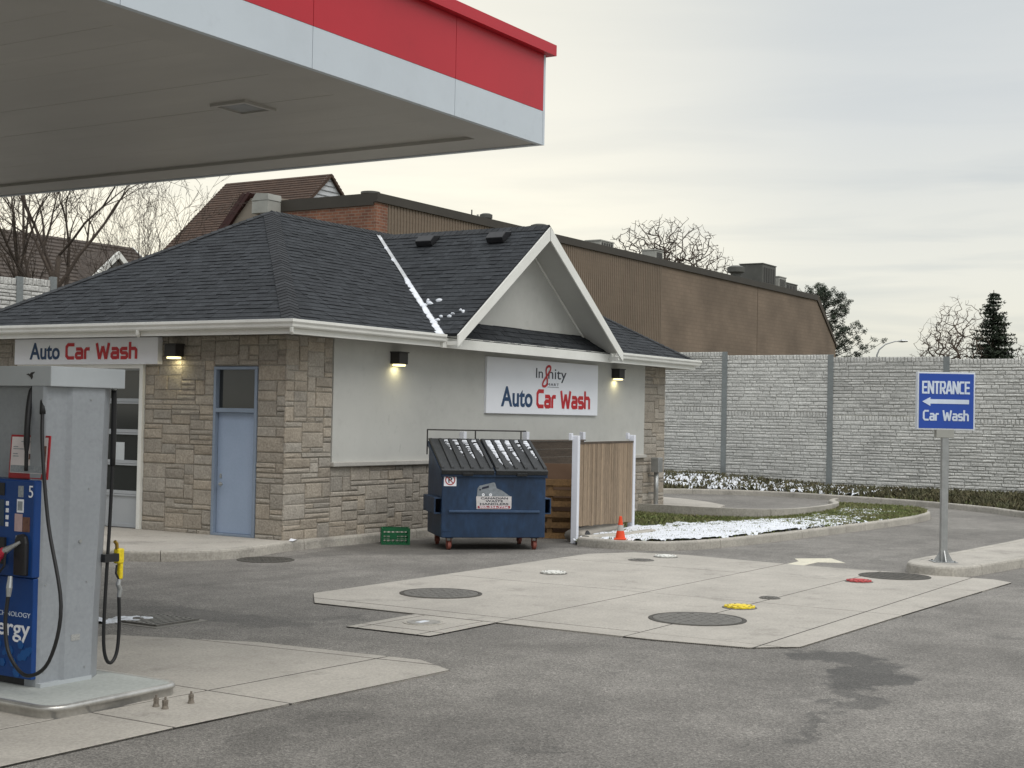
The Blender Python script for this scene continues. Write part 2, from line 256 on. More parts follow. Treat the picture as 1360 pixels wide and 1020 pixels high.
# ------------------------------------------------------------------ mesh helpers
class MB:
    def __init__(s): s.v = []; s.f = []; s.t = []
    def add(s, vs, fs, tone=0.5):
        o = len(s.v); s.v += [tuple(x) for x in vs]; s.f += [tuple(i + o for i in q) for q in fs]; s.t += [tone] * len(fs); return s
    def box(s, a, b, tone=0.5):
        x0, y0, z0 = a; x1, y1, z1 = b
        return s.add([(x0, y0, z0), (x1, y0, z0), (x1, y1, z0), (x0, y1, z0), (x0, y0, z1), (x1, y0, z1), (x1, y1, z1), (x0, y1, z1)],
                     [(0, 3, 2, 1), (4, 5, 6, 7), (0, 1, 5, 4), (1, 2, 6, 5), (2, 3, 7, 6), (3, 0, 4, 7)], tone)
    def fbox(s, fr, a, b):
        """box given in a local frame (origin, ex, ey, en)"""
        n0 = len(s.v); s.box(a, b); o, ex, ey, en = fr
        for i in range(n0, len(s.v)):
            p = s.v[i]; s.v[i] = tuple(o + ex * p[0] + ey * p[1] + en * p[2])
        return s
    def prism(s, poly, z0, z1):
        n = len(poly); z0 = z0 if hasattr(z0, '__len__') else [z0] * n; z1 = z1 if hasattr(z1, '__len__') else [z1] * n
        vs = [(p[0], p[1], z0[i]) for i, p in enumerate(poly)] + [(p[0], p[1], z1[i]) for i, p in enumerate(poly)]
        ar = sum(poly[i][0] * poly[(i + 1) % n][1] - poly[(i + 1) % n][0] * poly[i][1] for i in range(n))
        if ar < 0:
            fs = [tuple(range(n)), tuple(range(2 * n - 1, n - 1, -1))] + [((i + 1) % n, i, i + n, (i + 1) % n + n) for i in range(n)]
        else:
            fs = [tuple(range(n - 1, -1, -1)), tuple(range(n, 2 * n))] + [(i, (i + 1) % n, (i + 1) % n + n, i + n) for i in range(n)]
        return s.add(vs, fs)
    def fprism(s, fr, poly, d0, d1):
        n0 = len(s.v); s.prism(poly, d0, d1); o, ex, ey, en = fr
        for i in range(n0, len(s.v)):
            p = s.v[i]; s.v[i] = tuple(o + ex * p[0] + ey * p[1] + en * p[2])
        return s
    def tube(s, path, rad, n=8, caps=True, tone=0.5):
        path = [Vector(p) for p in path]; k = len(path); rad = rad if hasattr(rad, '__len__') else [rad] * k
        o = len(s.v); prev = None
        for i, p in enumerate(path):
            d = (path[min(i + 1, k - 1)] - path[max(i - 1, 0)])
            if d.length < 1e-9: d = Vector((0, 0, 1))
            d.normalize()
            if prev is None: a = d.orthogonal().normalized()
            else:
                a = prev - d * prev.dot(d)
                a = a.normalized() if a.length > 1e-6 else d.orthogonal().normalized()
            prev = a; b = d.cross(a)
            for j in range(n):
                t = 2 * math.pi * j / n; s.v.append(tuple(p + (a * math.cos(t) + b * math.sin(t)) * rad[i]))
        for i in range(k - 1):
            for j in range(n):
                s.f.append((o + i * n + j, o + i * n + (j + 1) % n, o + (i + 1) * n + (j + 1) % n, o + (i + 1) * n + j)); s.t.append(tone)
        if caps:
            s.f.append(tuple(o + j for j in range(n - 1, -1, -1))); s.f.append(tuple(o + (k - 1) * n + j for j in range(n))); s.t += [tone, tone]
        return s
    def lathe(s, prof, c=(0, 0, 0), n=24):
        """profile of (radius, z) about a vertical axis"""
        o = len(s.v); k = len(prof)
        for r, z in prof:
            for j in range(n):
                t = 2 * math.pi * j / n; s.v.append((c[0] + r * math.cos(t), c[1] + r * math.sin(t), c[2] + z))
        for i in range(k - 1):
            for j in range(n):
                s.f.append((o + i * n + j, o + i * n + (j + 1) % n, o + (i + 1) * n + (j + 1) % n, o + (i + 1) * n + j)); s.t.append(0.5)
        s.f.append(tuple(o + j for j in range(n - 1, -1, -1))); s.f.append(tuple(o + (k - 1) * n + j for j in range(n))); s.t += [0.5, 0.5]
        return s
    def mesh(s, name, mat, smooth=False, tone=False):
        me = bpy.data.meshes.new(name); me.from_pydata(s.v, [], s.f); me.materials.append(mat)
        if tone:
            a = me.attributes.new('tone', 'FLOAT', 'FACE'); a.data.foreach_set('value', s.t)
        if smooth: me.polygons.foreach_set('use_smooth', [True] * len(me.polygons))
        me.update(); return me
    def build(s, name, mat, parent=None, smooth=False, bevel=0, tone=False, seg=2, kind=None, label=None):
        o = bpy.data.objects.new(name, s.mesh(name, mat, smooth, tone)); col.objects.link(o)
        if parent: o.parent = parent
        if bevel:
            b = o.modifiers.new('bevel', 'BEVEL'); b.width = bevel; b.segments = seg; b.limit_method = 'ANGLE'; b.angle_limit = R(40)
        if kind: o['kind'] = kind
        if label: o['label'] = label
        return o
def tag(o, label, cat, group=None):
    o['label'] = label; o['category'] = cat
    if group: o['group'] = group
    return o
def thing(name, label, cat, loc=(0, 0, 0), rz=0.0, group=None):
    o = bpy.data.objects.new(name, None); col.objects.link(o); o.location = loc; o.rotation_euler = (0, 0, rz); o.empty_display_size = 0.2
    return tag(o, label, cat, group)
def structure(o): o['kind'] = 'structure'; return o
def dup(o, parent=None, loc=None, rz=None):
    c = o.copy(); col.objects.link(c)
    if parent: c.parent = parent
    for ch in list(o.children): dup(ch, c)
    if loc is not None: c.location = loc
    if rz is not None: c.rotation_euler = (0, 0, rz)
    return c
def clip(poly, a, b, c):
    """keep the part of a 2-D polygon where a*x + b*y + c >= 0"""
    out = []
    for i in range(len(poly)):
        p, q = poly[i], poly[(i + 1) % len(poly)]; dp = a * p[0] + b * p[1] + c; dq = a * q[0] + b * q[1] + c
        if dp >= 0: out.append(p)
        if dp * dq < 0:
            t = dp / (dp - dq); out.append((p[0] + (q[0] - p[0]) * t, p[1] + (q[1] - p[1]) * t))
    return out
def area(poly): return 0.5 * sum(poly[i][0] * poly[(i + 1) % len(poly)][1] - poly[(i + 1) % len(poly)][0] * poly[i][1] for i in range(len(poly)))
def ccw(p): return p if area(p) > 0 else p[::-1]
def clip_convex(poly, conv):
    for i in range(len(conv)):
        p, q = conv[i], conv[(i + 1) % len(conv)]; a, b = -(q[1] - p[1]), q[0] - p[0]
        poly = clip(poly, a, b, -(a * p[0] + b * p[1]))
        if len(poly) < 3: return []
    return poly
def inside(poly, x, y):
    r = False
    for i in range(len(poly)):
        (x0, y0), (x1, y1) = poly[i], poly[i - 1]
        if (y0 > y) != (y1 > y) and x < (x1 - x0) * (y - y0) / (y1 - y0) + x0: r = not r
    return r
def smooth_path(pts, n=4, closed=False):
    """Catmull-Rom through 2-D points"""
    out = []; k = len(pts)
    rng = range(k) if closed else range(k - 1)
    for i in rng:
        g = (lambda j: pts[j % k]) if closed else (lambda j: pts[max(0, min(k - 1, j))])
        p0, p1, p2, p3 = g(i - 1), g(i), g(i + 1), g(i + 2)
        for j in range(n):
            t = j / n
            out.append(tuple(0.5 * (2 * p1[d] + (p2[d] - p0[d]) * t + (2 * p0[d] - 5 * p1[d] + 4 * p2[d] - p3[d]) * t * t + (3 * p1[d] - p0[d] - 3 * p2[d] + p3[d]) * t ** 3) for d in (0, 1)))
    if not closed: out.append(tuple(pts[-1]))
    return out
def offset_path(pts, d, closed=False):
    out = []; k = len(pts)
    for i in range(k):
        a = pts[(i - 1) % k] if closed or i > 0 else pts[i]; b = pts[(i + 1) % k] if closed or i < k - 1 else pts[i]
        dx, dy = b[0] - a[0], b[1] - a[1]; l = math.hypot(dx, dy) or 1
        out.append((pts[i][0] - dy / l * d, pts[i][1] + dx / l * d))
    return out
def ncell(x, y, s=0):
    random_ = math.sin(x * 127.1 + y * 311.7 + s * 74.7) * 43758.5453
    return random_ - math.floor(random_)
def vnoise(x, y, s=0):
    xi, yi = math.floor(x), math.floor(y); fx, fy = x - xi, y - yi; fx = fx * fx * (3 - 2 * fx); fy = fy * fy * (3 - 2 * fy)
    a = ncell(xi, yi, s) * (1 - fx) + ncell(xi + 1, yi, s) * fx; b = ncell(xi, yi + 1, s) * (1 - fx) + ncell(xi + 1, yi + 1, s) * fx
    return a * (1 - fy) + b * fy
def fbm(x, y, s=0): return (vnoise(x, y, s) + 0.5 * vnoise(2.1 * x, 2.1 * y, s + 1) + 0.25 * vnoise(4.3 * x, 4.3 * y, s + 2)) / 1.75
V = Vector
Z = V((0, 0, 1))
def frame(o, ex, en): return (V(o), V(ex).normalized(), Z.copy(), V(en).normalized())
FRONT = lambda u, v, z: frame((u, v, z), (1, 0, 0), (0, -1, 0))     # long wall, seen from -Y
SIDE = lambda u, v, z: frame((u, v, z), (0, -1, 0), (-1, 0, 0))     # short wall, seen from -X

# ------------------------------------------------------------------ lettering
def text_part(name, body, fr, x, y, w, h, mat, parent, depth=0.004, shear=0.0, space=1.0, bold=0.0):
    cu = bpy.data.curves.new('t', 'FONT'); cu.body = body; cu.size = 1; cu.space_character = space; cu.offset = bold; cu.resolution_u = 4
    to = bpy.data.objects.new('t', cu); col.objects.link(to); bpy.context.view_layer.update()
    me = bpy.data.meshes.new_from_object(to.evaluated_get(bpy.context.evaluated_depsgraph_get()))
    bpy.data.objects.remove(to); bpy.data.curves.remove(cu)
    xs = [v.co.x for v in me.vertices]; ys = [v.co.y for v in me.vertices]
    sx = w / (max(xs) - min(xs)); sy = h / (max(ys) - min(ys)); x0, y0 = min(xs), min(ys); o, ex, ey, en = fr
    mb = MB(); ring = [(v.co.x - x0, v.co.y - y0) for v in me.vertices]
    vs_ = [o + ex * (x + a * sx + b * sy * shear) + ey * (y + b * sy) + en * depth for a, b in ring]
    mb.add(vs_, [tuple(p.vertices) for p in me.polygons]); bpy.data.meshes.remove(me)
    ob = mb.build(name, mat, parent)
    sm = ob.modifiers.new('solid', 'SOLIDIFY'); sm.thickness = depth * 0.8; sm.offset = -1
    return ob
def ribbon(pts, w):
    l, r = [], []
    k = len(pts)
    for i in range(k):
        p = V(pts[i]); d0 = (p - V(pts[i - 1])).normalized() if i else None; d1 = (V(pts[i + 1]) - p).normalized() if i < k - 1 else None
        if d0 is None: d0 = d1
        if d1 is None: d1 = d0
        n0, n1 = V((-d0.y, d0.x)), V((-d1.y, d1.x)); mt = (n0 + n1); ml = mt.length
        mt = mt / ml if ml > 1e-6 else n0; q = w / 2 / max(0.8, mt.dot(n0))
        l.append(p + mt * q); r.append(p - mt * q)
    return [tuple(x) for x in l], [tuple(x) for x in r]
# square display letters: strokes on a grid with cap height 1 and x-height 0.72
GL = {'C': (0.72, [[(0.72, 0.92), (0.22, 0.92), (0.08, 0.78), (0.08, 0.22), (0.22, 0.08), (0.72, 0.08)]]),
      'a': (0.64, [[(0.06, 0.64), (0.46, 0.64), (0.56, 0.54), (0.56, 0.0)], [(0.48, 0.38), (0.16, 0.38), (0.08, 0.30), (0.08, 0.16), (0.16, 0.08), (0.48, 0.08)]]),
      'r': (0.46, [[(0.08, 0.0), (0.08, 0.54), (0.18, 0.64), (0.44, 0.64)]]),
      'W': (1.12, [[(0.07, 1.0), (0.29, 0.0)], [(0.31, 0.0), (0.55, 0.80)], [(0.57, 0.80), (0.81, 0.0)], [(0.83, 0.0), (1.05, 1.0)]]),
      's': (0.60, [[(0.56, 0.64), (0.16, 0.64), (0.08, 0.57), (0.08, 0.44), (0.16, 0.37), (0.46, 0.37), (0.54, 0.30), (0.54, 0.15), (0.46, 0.08), (0.05, 0.08)]]),
      'h': (0.64, [[(0.08, 1.04), (0.08, 0.0)], [(0.16, 0.64), (0.46, 0.64), (0.56, 0.54), (0.56, 0.0)]]),
      'E': (0.70, [[(0.70, 0.92), (0.08, 0.92), (0.08, 0.08), (0.70, 0.08)], [(0.16, 0.5), (0.64, 0.5)]]),
      'N': (0.80, [[(0.08, 0.0), (0.08, 1.0)], [(0.72, 0.0), (0.72, 1.0)], [(0.10, 0.97), (0.70, 0.03)]]),
      'T': (0.72, [[(0.0, 0.92), (0.72, 0.92)], [(0.36, 0.84), (0.36, 0.0)]]),
      'R': (0.76, [[(0.08, 0.0), (0.08, 0.92), (0.56, 0.92), (0.68, 0.80), (0.68, 0.56), (0.56, 0.44), (0.16, 0.44)], [(0.38, 0.36), (0.70, 0.0)]]),
      'A': (0.84, [[(0.05, 0.0), (0.36, 0.95), (0.48, 0.95), (0.79, 0.0)], [(0.22, 0.28), (0.62, 0.28)]]), ' ': (0.30, [])}
def square_text(name, body, fr, x, y, w, h, mat, parent, weight=0.16, depth=0.004, gap=0.09, shear=0.0):
    tot = sum(GL[c][0] + gap for c in body) - gap; sx = w / tot; o, ex, ey, en = fr; cx = 0
    for c in body:
        wd, strokes = GL[c]; mb = MB()
        for k, st in enumerate(strokes):
            pts = [((cx + a) * sx, b * h) for a, b in st]
            l, r = ribbon(pts, weight * h); d = depth + k * 0.0012
            vs_ = [o + ex * (x + a + shear * b) + ey * (y + b) + en * d for a, b in l + r]; n = len(l)
            mb.add(vs_, [(i + n, i + 1 + n, i + 1, i) for i in range(n - 1)])
        cx += wd + gap
        if mb.v:
            ob = mb.build('letter', mat, parent); sm = ob.modifiers.new('solid', 'SOLIDIFY'); sm.thickness = depth * 0.7; sm.offset = -1

# ================================================================== THE SETTING: ground, lot, kerbs, slabs
g_ = MB().add([(-700, -700, -0.25), (900, -700, -0.25), (900, 900, -0.25), (-700, 900, -0.25)], [(0, 1, 2, 3)])
structure(g_.build('ground', soil_m))
structure(MB().box((-70, -80, -0.12), (25.2, 11.2, 0.0)).build('asphalt_lot', asphalt_m))

def resample(path, step):
    out = [path[0]]; acc = 0
    L_ = [0]
    for a, b in zip(path, path[1:]): L_.append(L_[-1] + math.hypot(b[0] - a[0], b[1] - a[1]))
    n = max(2, round(L_[-1] / step)); out = []
    j = 0
    for i in range(n + 1):
        s = L_[-1] * i / n
        while j < len(L_) - 2 and L_[j + 1] < s: j += 1
        t = (s - L_[j]) / max(1e-9, L_[j + 1] - L_[j]); out.append((path[j][0] + (path[j + 1][0] - path[j][0]) * t, path[j][1] + (path[j + 1][1] - path[j][1]) * t))
    return out
def kerb(path, width=0.16, h=0.15, sect=3.0, zb=None, name='kerb', hs=None):
    """cast kerb: road face on the right of the path, rounded nose, sections with open joints"""
    root = bpy.data.objects.new(name, None); col.objects.link(root); structure(root)
    p = resample(path, 0.25); prof = [(0.0, -0.05), (0.012, h - 0.035), (0.022, h - 0.012), (0.045, h), (width, h), (width, -0.05)]
    offs = [offset_path(p, d) for d, _ in prof]; per = max(2, round(sect / 0.25)); k = len(p) - 1; i = 0
    while i < k:
        j = min(k, i + per)
        if k - j < 3: j = k
        mb = MB(); vs_ = []; m_ = len(prof)
        for q in range(i, j + 1):
            for c in range(m_):
                a = offs[c][q]
                if q == i and i > 0: b = offs[c][q + 1]; a = (a[0] + (b[0] - a[0]) * 0.02, a[1] + (b[1] - a[1]) * 0.02)
                if q == j and j < k: b = offs[c][q - 1]; a = (a[0] + (b[0] - a[0]) * 0.02, a[1] + (b[1] - a[1]) * 0.02)
                vs_.append((a[0], a[1], prof[c][1] + random.uniform(-0.0015, 0.0015) + (0 if hs is None else hs(a[0], a[1]))))
        fs = [(a * m_ + c, a * m_ + c + 1, (a + 1) * m_ + c + 1, (a + 1) * m_ + c) for a in range(j - i) for c in range(m_ - 1)]
        fs = [f[::-1] for f in fs] + [tuple(range(m_)), tuple(range((j - i + 1) * m_ - 1, (j - i) * m_ - 1, -1))]
        mb.add(vs_, fs); mb.build('kerb_section', kerb_m, root)
        i = j
    return root

# apron in front of the short wall, with its kerb returning along the long wall
apron = smooth_path([(-2.95, 9.0), (-2.95, 5.0), (-2.97, 2.0), (-2.93, 0.75), (-2.62, 0.12), (-2.2, -0.22), (-1.6, -0.42), (-0.95, -0.38), (-0.2, -0.22), (0.6, -0.20), (2.0, -0.22), (6.0, -0.22), (10.0, -0.22), (11.85, -0.22)], 6)
kerb(apron)
inner = offset_path(resample(apron, 0.25), 0.165)
ap = [p for p in inner if p[0] < 0.02 and p[1] > -0.6]
mb = MB(); pol = ccw(ap + [(0.0, -0.03), (0.0, 9.0)])
apr = bpy.data.objects.new('apron', None); col.objects.link(apr); structure(apr)
for lo, hi in ((-9, 1.2), (1.2, 3.9), (3.9, 9)):
    q = clip(clip(pol, 0, 1, -lo - 0.005), 0, -1, hi - 0.005)
    if len(q) > 2: MB().prism(q, -0.05, 0.149).build('slab', concrete_m, apr)
MB().prism([(p[0], p[1]) for p in pol], -0.05, 0.135).build('joint_filler', joint_m, apr)

def slab_pad(name, poly, cuts, top=0.016):
    """concrete pad cut into slabs along joints; cuts are (a, b, c) lines in plan"""
    root = bpy.data.objects.new(name, None); col.objects.link(root); structure(root)
    MB().prism(poly, -0.03, top - 0.0025).build('joint_filler', joint_m, root)
    pieces = [ccw(poly)]
    for a, b, c in cuts:
        l = math.hypot(a, b); a, b, c = a / l, b / l, c / l; nxt = []
        for p in pieces:
            d = [a * x + b * y + c for x, y in p]
            if min(d) < -0.02 and max(d) > 0.02:
                for s_ in (1, -1):
                    q = clip(p, a * s_, b * s_, c * s_ - 0.010)
                    if len(q) > 2 and abs(area(q)) > 0.01: nxt.append(q)
            else: nxt.append(p)
        pieces = nxt
    for p in pieces: MB().prism(p, -0.03, top + random.uniform(-0.001, 0.001)).build('slab', concrete_m, root, bevel=0.004, seg=1)
    return root
slab_pad('tank_pad', [(-4.05, -3.98), (-4.72, -4.55), (-4.73, -6.99), (-4.74, -8.8), (-4.62, -9.75), (-4.25, -10.14), (-1.5, -10.22), (1.2, -10.32), (3.12, -10.4), (3.36, -10.1), (3.36, -8.6), (3.38, -7.2), (3.52, -6.2), (3.66, -5.2), (3.45, -4.4), (2.72, -3.97)],
         [(1, 0, 4.38), (0, 1, 9.8), (0, 1, 7.0), (1, 0, 1.3), (0, 1, 8.5), (1, 0, -1.75)])
slab_pad('sump_pad', [(-5.93, -5.97), (-5.93, -6.99), (-4.75, -6.99), (-4.75, -5.97)], [(1, 0, 5.68), (0, 1, 6.84), (0, 1, 6.1)], 0.014)
slab_pad('pump_pad', [(-20, -4.6), (-7.8, -4.6), (-7.26, -6.0), (-7.12, -7.75), (-7.38, -8.22), (-9.0, -8.12), (-10.4, -8.02), (-20, -7.75)],
         [(0.06, 1, 7.83), (1, 0.0, 9.28), (1, 0, 10.38), (1, 0, 13.5), (1, 0.1, 8.05)])

# ---- covers in the paving
def manhole(loc, r, mat, label, ring=True):
    t = thing('manhole_cover', label, 'manhole cover', loc)
    MB().lathe([(r, -0.012), (r, 0.004), (r - 0.012, 0.008), (r - 0.04, 0.008), (r - 0.045, 0.002)], n=40).build('rim', iron2_m if ring else mat, t)
    MB().lathe([(r - 0.05, -0.01), (r - 0.05, 0.006), (r - 0.056, 0.008)], n=40).build('lid', mat, t)
    lug = MB().box((-0.025, -0.007, 0), (0.025, 0.007, 0.003)).mesh('lug', mat)
    n = 0
    for a in range(-4, 5):
        for b in range(-4, 5):
            x, y = a * r * 0.2, b * r * 0.2
            if math.hypot(x, y) < r * 0.82:
                o = bpy.data.objects.new('lug', lug); col.objects.link(o); o.parent = t; o.location = (x, y, 0.008); o.rotation_euler = (0, 0, (a + b) % 2 * math.pi / 2); n += 1
    return t
manhole((-3.09, -5.16, 0.017), 0.50, iron_m, 'large round grey manhole cover near the pointed end of the concrete pad')
manhole((-3.13, -8.55, 0.017), 0.53, iron_m, 'large round grey manhole cover next to the yellow fill cap')
manhole((2.78, -8.88, 0.017), 0.50, iron2_m, 'large dark manhole cover beside the sign post kerb')
manhole((-1.36, -0.85, 0.003), 0.42, iron2_m, 'dark manhole cover in the asphalt beside the rounded apron kerb')
def fill_cap(loc, r, mat, label, h=0.028):
    t = thing('fill_cap', label, 'fill cap', loc)
    MB().lathe([(r, -0.004), (r, 0.006), (r * 0.9, 0.008)], n=32).build('rim', iron_m, t)
    b = MB(); n = 48
    ring = []
    for j in range(n):
        a = 2 * math.pi * j / n; rr = r * (0.90 if (j % 4) in (0, 1) else 0.80); ring.append((rr * math.cos(a), rr * math.sin(a)))
    b.prism(ring, 0.004, h); b.build('lid', mat, t, bevel=0.004, seg=1)
    MB().lathe([(r * 0.42, h - 0.002), (r * 0.42, h + 0.007), (r * 0.36, h + 0.009)], n=20).build('centre_boss', mat, t)
    hole = MB().lathe([(r * 0.07, h - 0.006), (r * 0.07, h + 0.002)], n=8).mesh('bolt', iron2_m)
    for j in range(12):
        a = 2 * math.pi * (j + 0.5) / 12; o = bpy.data.objects.new('bolt', hole); col.objects.link(o); o.parent = t; o.location = (r * 0.70 * math.cos(a), r * 0.70 * math.sin(a), 0)
    return t
fill_cap((-0.19, -5.04, 0.016), 0.19, capwhite_m, 'white scalloped fill cap alone in the middle of a pad slab')
fill_cap((3.1, -5.15, 0.016), 0.19, capwhite_m, 'white scalloped fill cap by the pad edge below the snowy island')
fill_cap((-1.93, -8.53, 0.016), 0.20, yellow_m, 'yellow scalloped fill cap beside a large manhole cover')
fill_cap((1.74, -8.71, 0.016), 0.19, capred_m, 'faded red scalloped fill cap near the dark manhole cover')
fill_cap((-0.84, -8.46, 0.016), 0.13, iron_m, 'small plain grey cap in the pad joint', 0.016)
fill_cap((2.35, -5.1, 0.016), 0.2, iron_m, 'plain grey flush cap beside a white fill cap', 0.012)
t = thing('sump_lid', 'small round sump lid with worn pale centre in the square concrete block', 'sump lid', (-5.22, -6.42, 0.014))
MB().lathe([(0.22, -0.004), (0.22, 0.006), (0.20, 0.008), (0.19, 0.003)], n=32).build('rim', concrete_m, t)
MB().lathe([(0.175, -0.004), (0.175, 0.008), (0.16, 0.010)], n=32).build('lid', M('worn_lid', (0.36, 0.35, 0.32), (0.22, 0.21, 0.19), 14, 0.8), t)
MB().box((-0.10, -0.03, 0.009), (0.06, 0.035, 0.014)).build('handle', snow_m, t)
# drain grate
t = thing('drain_grate', 'square slotted steel drain grate set in the asphalt', 'drain grate', (-6.82, -4.22, 0.003))
MB().prism([(-0.36, -0.36), (0.36, -0.36), (0.36, 0.36), (-0.36, 0.36)], -0.02, 0.003).build('concrete_frame', M('grate_surround', (0.26, 0.25, 0.225), None, 6, .9), t)
MB().box((-0.27, -0.27, 0.0), (0.27, 0.27, 0.0205)).build('sump', M('painted_slot_shade', (0.004, 0.004, 0.004), None, 3, 1.0, spec=0.0), t)  # solid block just below the bar tops; black colour paints the slots' deep shade
for a in range(9):
    x = -0.26 + a * 0.065; MB().box((-0.27, x - 0.013, 0.016), (0.27, x + 0.013, 0.0218)).build('bar', M('grate_bar', (0.40, 0.39, 0.36), None, 9, .9, spec=.1) if a == 0 else MATS['grate_bar'], t)
for s_ in (-1, 1):
    MB().box((-0.30, s_ * 0.28 - 0.02, 0.006), (0.30, s_ * 0.28 + 0.02, 0.0222)).build('frame_rail', iron_m, t); MB().box((s_ * 0.28 - 0.02, -0.26, 0.006), (s_ * 0.28 + 0.02, 0.26, 0.022)).build('frame_rail', iron_m, t)
# snow slush by the grate, painted arrow
def snow_patch(name, cx, cy, rx, ry, z, h, seed, thr=0.5, cell=0.05, rot=0.0, parent=None, test=None, zf=None, rag=0.5):
    mb = MB(); nx, ny = int(2 * rx / cell) + 1, int(2 * ry / cell) + 1; idx = {}
    c_, s_ = math.cos(rot), math.sin(rot)
    def hh(i, j):
        x, y = -rx + i * cell, -ry + j * cell; d = (x / rx) ** 2 + (y / ry) ** 2
        return fbm(x * 1.4 + seed, y * 1.4 + seed * 2, seed) + rag * (vnoise(x * 7, y * 7, seed) - .5) + rag * .7 * (vnoise(x * 15, y * 15, seed + 5) - .5) - thr - 0.5 * max(0, d - 0.3)
    def vid(i, j):
        if (i, j) not in idx:
            x, y = -rx + i * cell, -ry + j * cell; X_, Y_ = cx + x * c_ - y * s_, cy + x * s_ + y * c_
            idx[(i, j)] = len(mb.v); k = hh(i, j); mb.v.append((X_ + random.uniform(-.3, .3) * cell, Y_ + random.uniform(-.3, .3) * cell, (z if zf is None else zf(X_, Y_)) + (h * min(1, max(0, k * 5)) ** 0.6 if k > 0 else -0.012)))
        return idx[(i, j)]
    for i in range(nx - 1):
        for j in range(ny - 1):
            if max(hh(i, j), hh(i + 1, j), hh(i, j + 1), hh(i + 1, j + 1)) > 0:
                if test:
                    x, y = -rx + (i + .5) * cell, -ry + (j + .5) * cell
                    if not test(cx + x * c_ - y * s_, cy + x * s_ + y * c_): continue
                mb.f.append((vid(i, j), vid(i + 1, j), vid(i + 1, j + 1), vid(i, j + 1))); mb.t.append(0.5)
    o = mb.build(name, snow_m, parent, smooth=True, kind='stuff'); return o
sl = snow_patch('snow', -7.2, -3.75, 0.7, 0.2, 0.002, 0.03, 3, 0.26, 0.025, -0.75, rag=.7); sl['label'] = 'strip of melting slush beside the drain grate'; sl['category'] = 'snow'
ar = [(3.42, -7.27), (3.42, -7.0), (4.05, -6.98), (4.45, -6.76), (4.9, -7.2), (4.32, -7.63), (4.13, -7.26)]
structure(MB().prism([(p[0], p[1]) for p in ar], -0.01, 0.0045).build('road_arrow', paint_m))

# ---- pump island
isl = bpy.data.objects.new('pump_island', None); col.objects.link(isl); structure(isl)
ipoly = []
for cx_, cy_, a0 in ((-9.65, -7.06, 270), (-9.65, 4.0, 0), (-10.58, 4.0, 90), (-10.58, -7.06, 180)):
    for k in range(7):
        a = R(a0 + 15 * k); ipoly.append((cx_ + 0.16 * math.cos(a), cy_ + 0.16 * math.sin(a)))
MB().prism(offset_path(ipoly, 0.03, True), -0.02, 0.100).build('island_slab', M('island_concrete', (0.42, 0.44, 0.42), (0.34, 0.36, 0.34), 2, 0.7, 0.1, 30), isl)
pr = [(0.006, 0.0), (0.006, 0.062), (-0.008, 0.070), (-0.008, 0.092), (0.004, 0.103), (0.025, 0.106), (0.04, 0.098)]
mb = MB(); n = len(ipoly); of = [offset_path(ipoly, d, True) for d, _ in pr]; vs_ = [(of[c][i][0], of[c][i][1], pr[c][1]) for i in range(n) for c in range(len(pr))]
mb.add(vs_, [(i * 7 + c, ((i + 1) % n) * 7 + c, ((i + 1) % n) * 7 + c + 1, i * 7 + c + 1) for i in range(n) for c in range(6)])
mb.build('steel_edge', M('steel_edge', (0.55, 0.54, 0.51), (0.42, 0.41, 0.39), 4, 0.33, 0.08, 30, metal=0.7), isl, smooth=True)
for i, (x, y) in enumerate(((-9.96, -7.42), (-9.98, -7.53), (-9.72, -7.53))):
    t = thing('anchor_bolt', ('rusty anchor bolt of the close pair, the one hard by the pump island', 'rusty anchor bolt of the close pair, the one farther from the pump island', 'rusty anchor bolt standing apart from the close pair')[i], 'anchor bolt', (x, y, 0.014), random.random(), 'anchor bolts by the pump island')
    bm_ = M('rusty_bolt%d' % i, (0.27, 0.24, 0.20), (0.17, 0.145, 0.12), 60, 0.7, metal=0.4)
    MB().tube([(0, 0, 0), (0.004 * i, 0, 0.088)], 0.008, 8).build('shank', bm_, t)
    MB().lathe([(0.021, 0.024), (0.021, 0.045)], n=6).build('nut', bm_, t); MB().lathe([(0.022, 0.047), (0.022, 0.066)], n=6).build('nut', bm_, t); MB().lathe([(0.026, 0.0), (0.026, 0.006), (0.02, 0.024)], n=14).build('washer', bm_, t)

# ---- grass island with kerb
isl_front = [(4.0, -3.05), (3.86, -3.6), (3.97, -4.3), (4.45, -4.75), (5.5, -5.08), (7.6, -5.33), (10.3, -5.55), (13.6, -5.76), (15.6, -5.68), (16.9, -5.35), (17.75, -4.75), (18.1, -3.9), (18.3, -3.0), (18.1, -2.55)]
isl_back = [(18.1, -2.55), (17.2, -2.75), (16.06, -3.26), (14.45, -3.46), (13.0, -3.36), (12.35, -3.05), (12.05, -2.5), (11.95, -1.7), (11.95, -0.8), (11.95, -0.25)]
fp = smooth_path(isl_front, 5); bp_ = smooth_path(isl_back, 5)
kerb(fp); kerb(bp_, h=0.27)
isl_poly = offset_path(resample(fp, .25), 0.1) + offset_path(resample(bp_, .25), 0.1) + [(7.62, -0.25), (7.62, -2.3), (4.2, -2.86)]
def isl_z(x, y): return 0.11 + 0.05 * fbm(x * 0.6, y * 0.6, 9) - 0.09 * min(1, max(0, (y + 4.6) / 1.6)) * min(1, max(0, (16 - x) / 3))
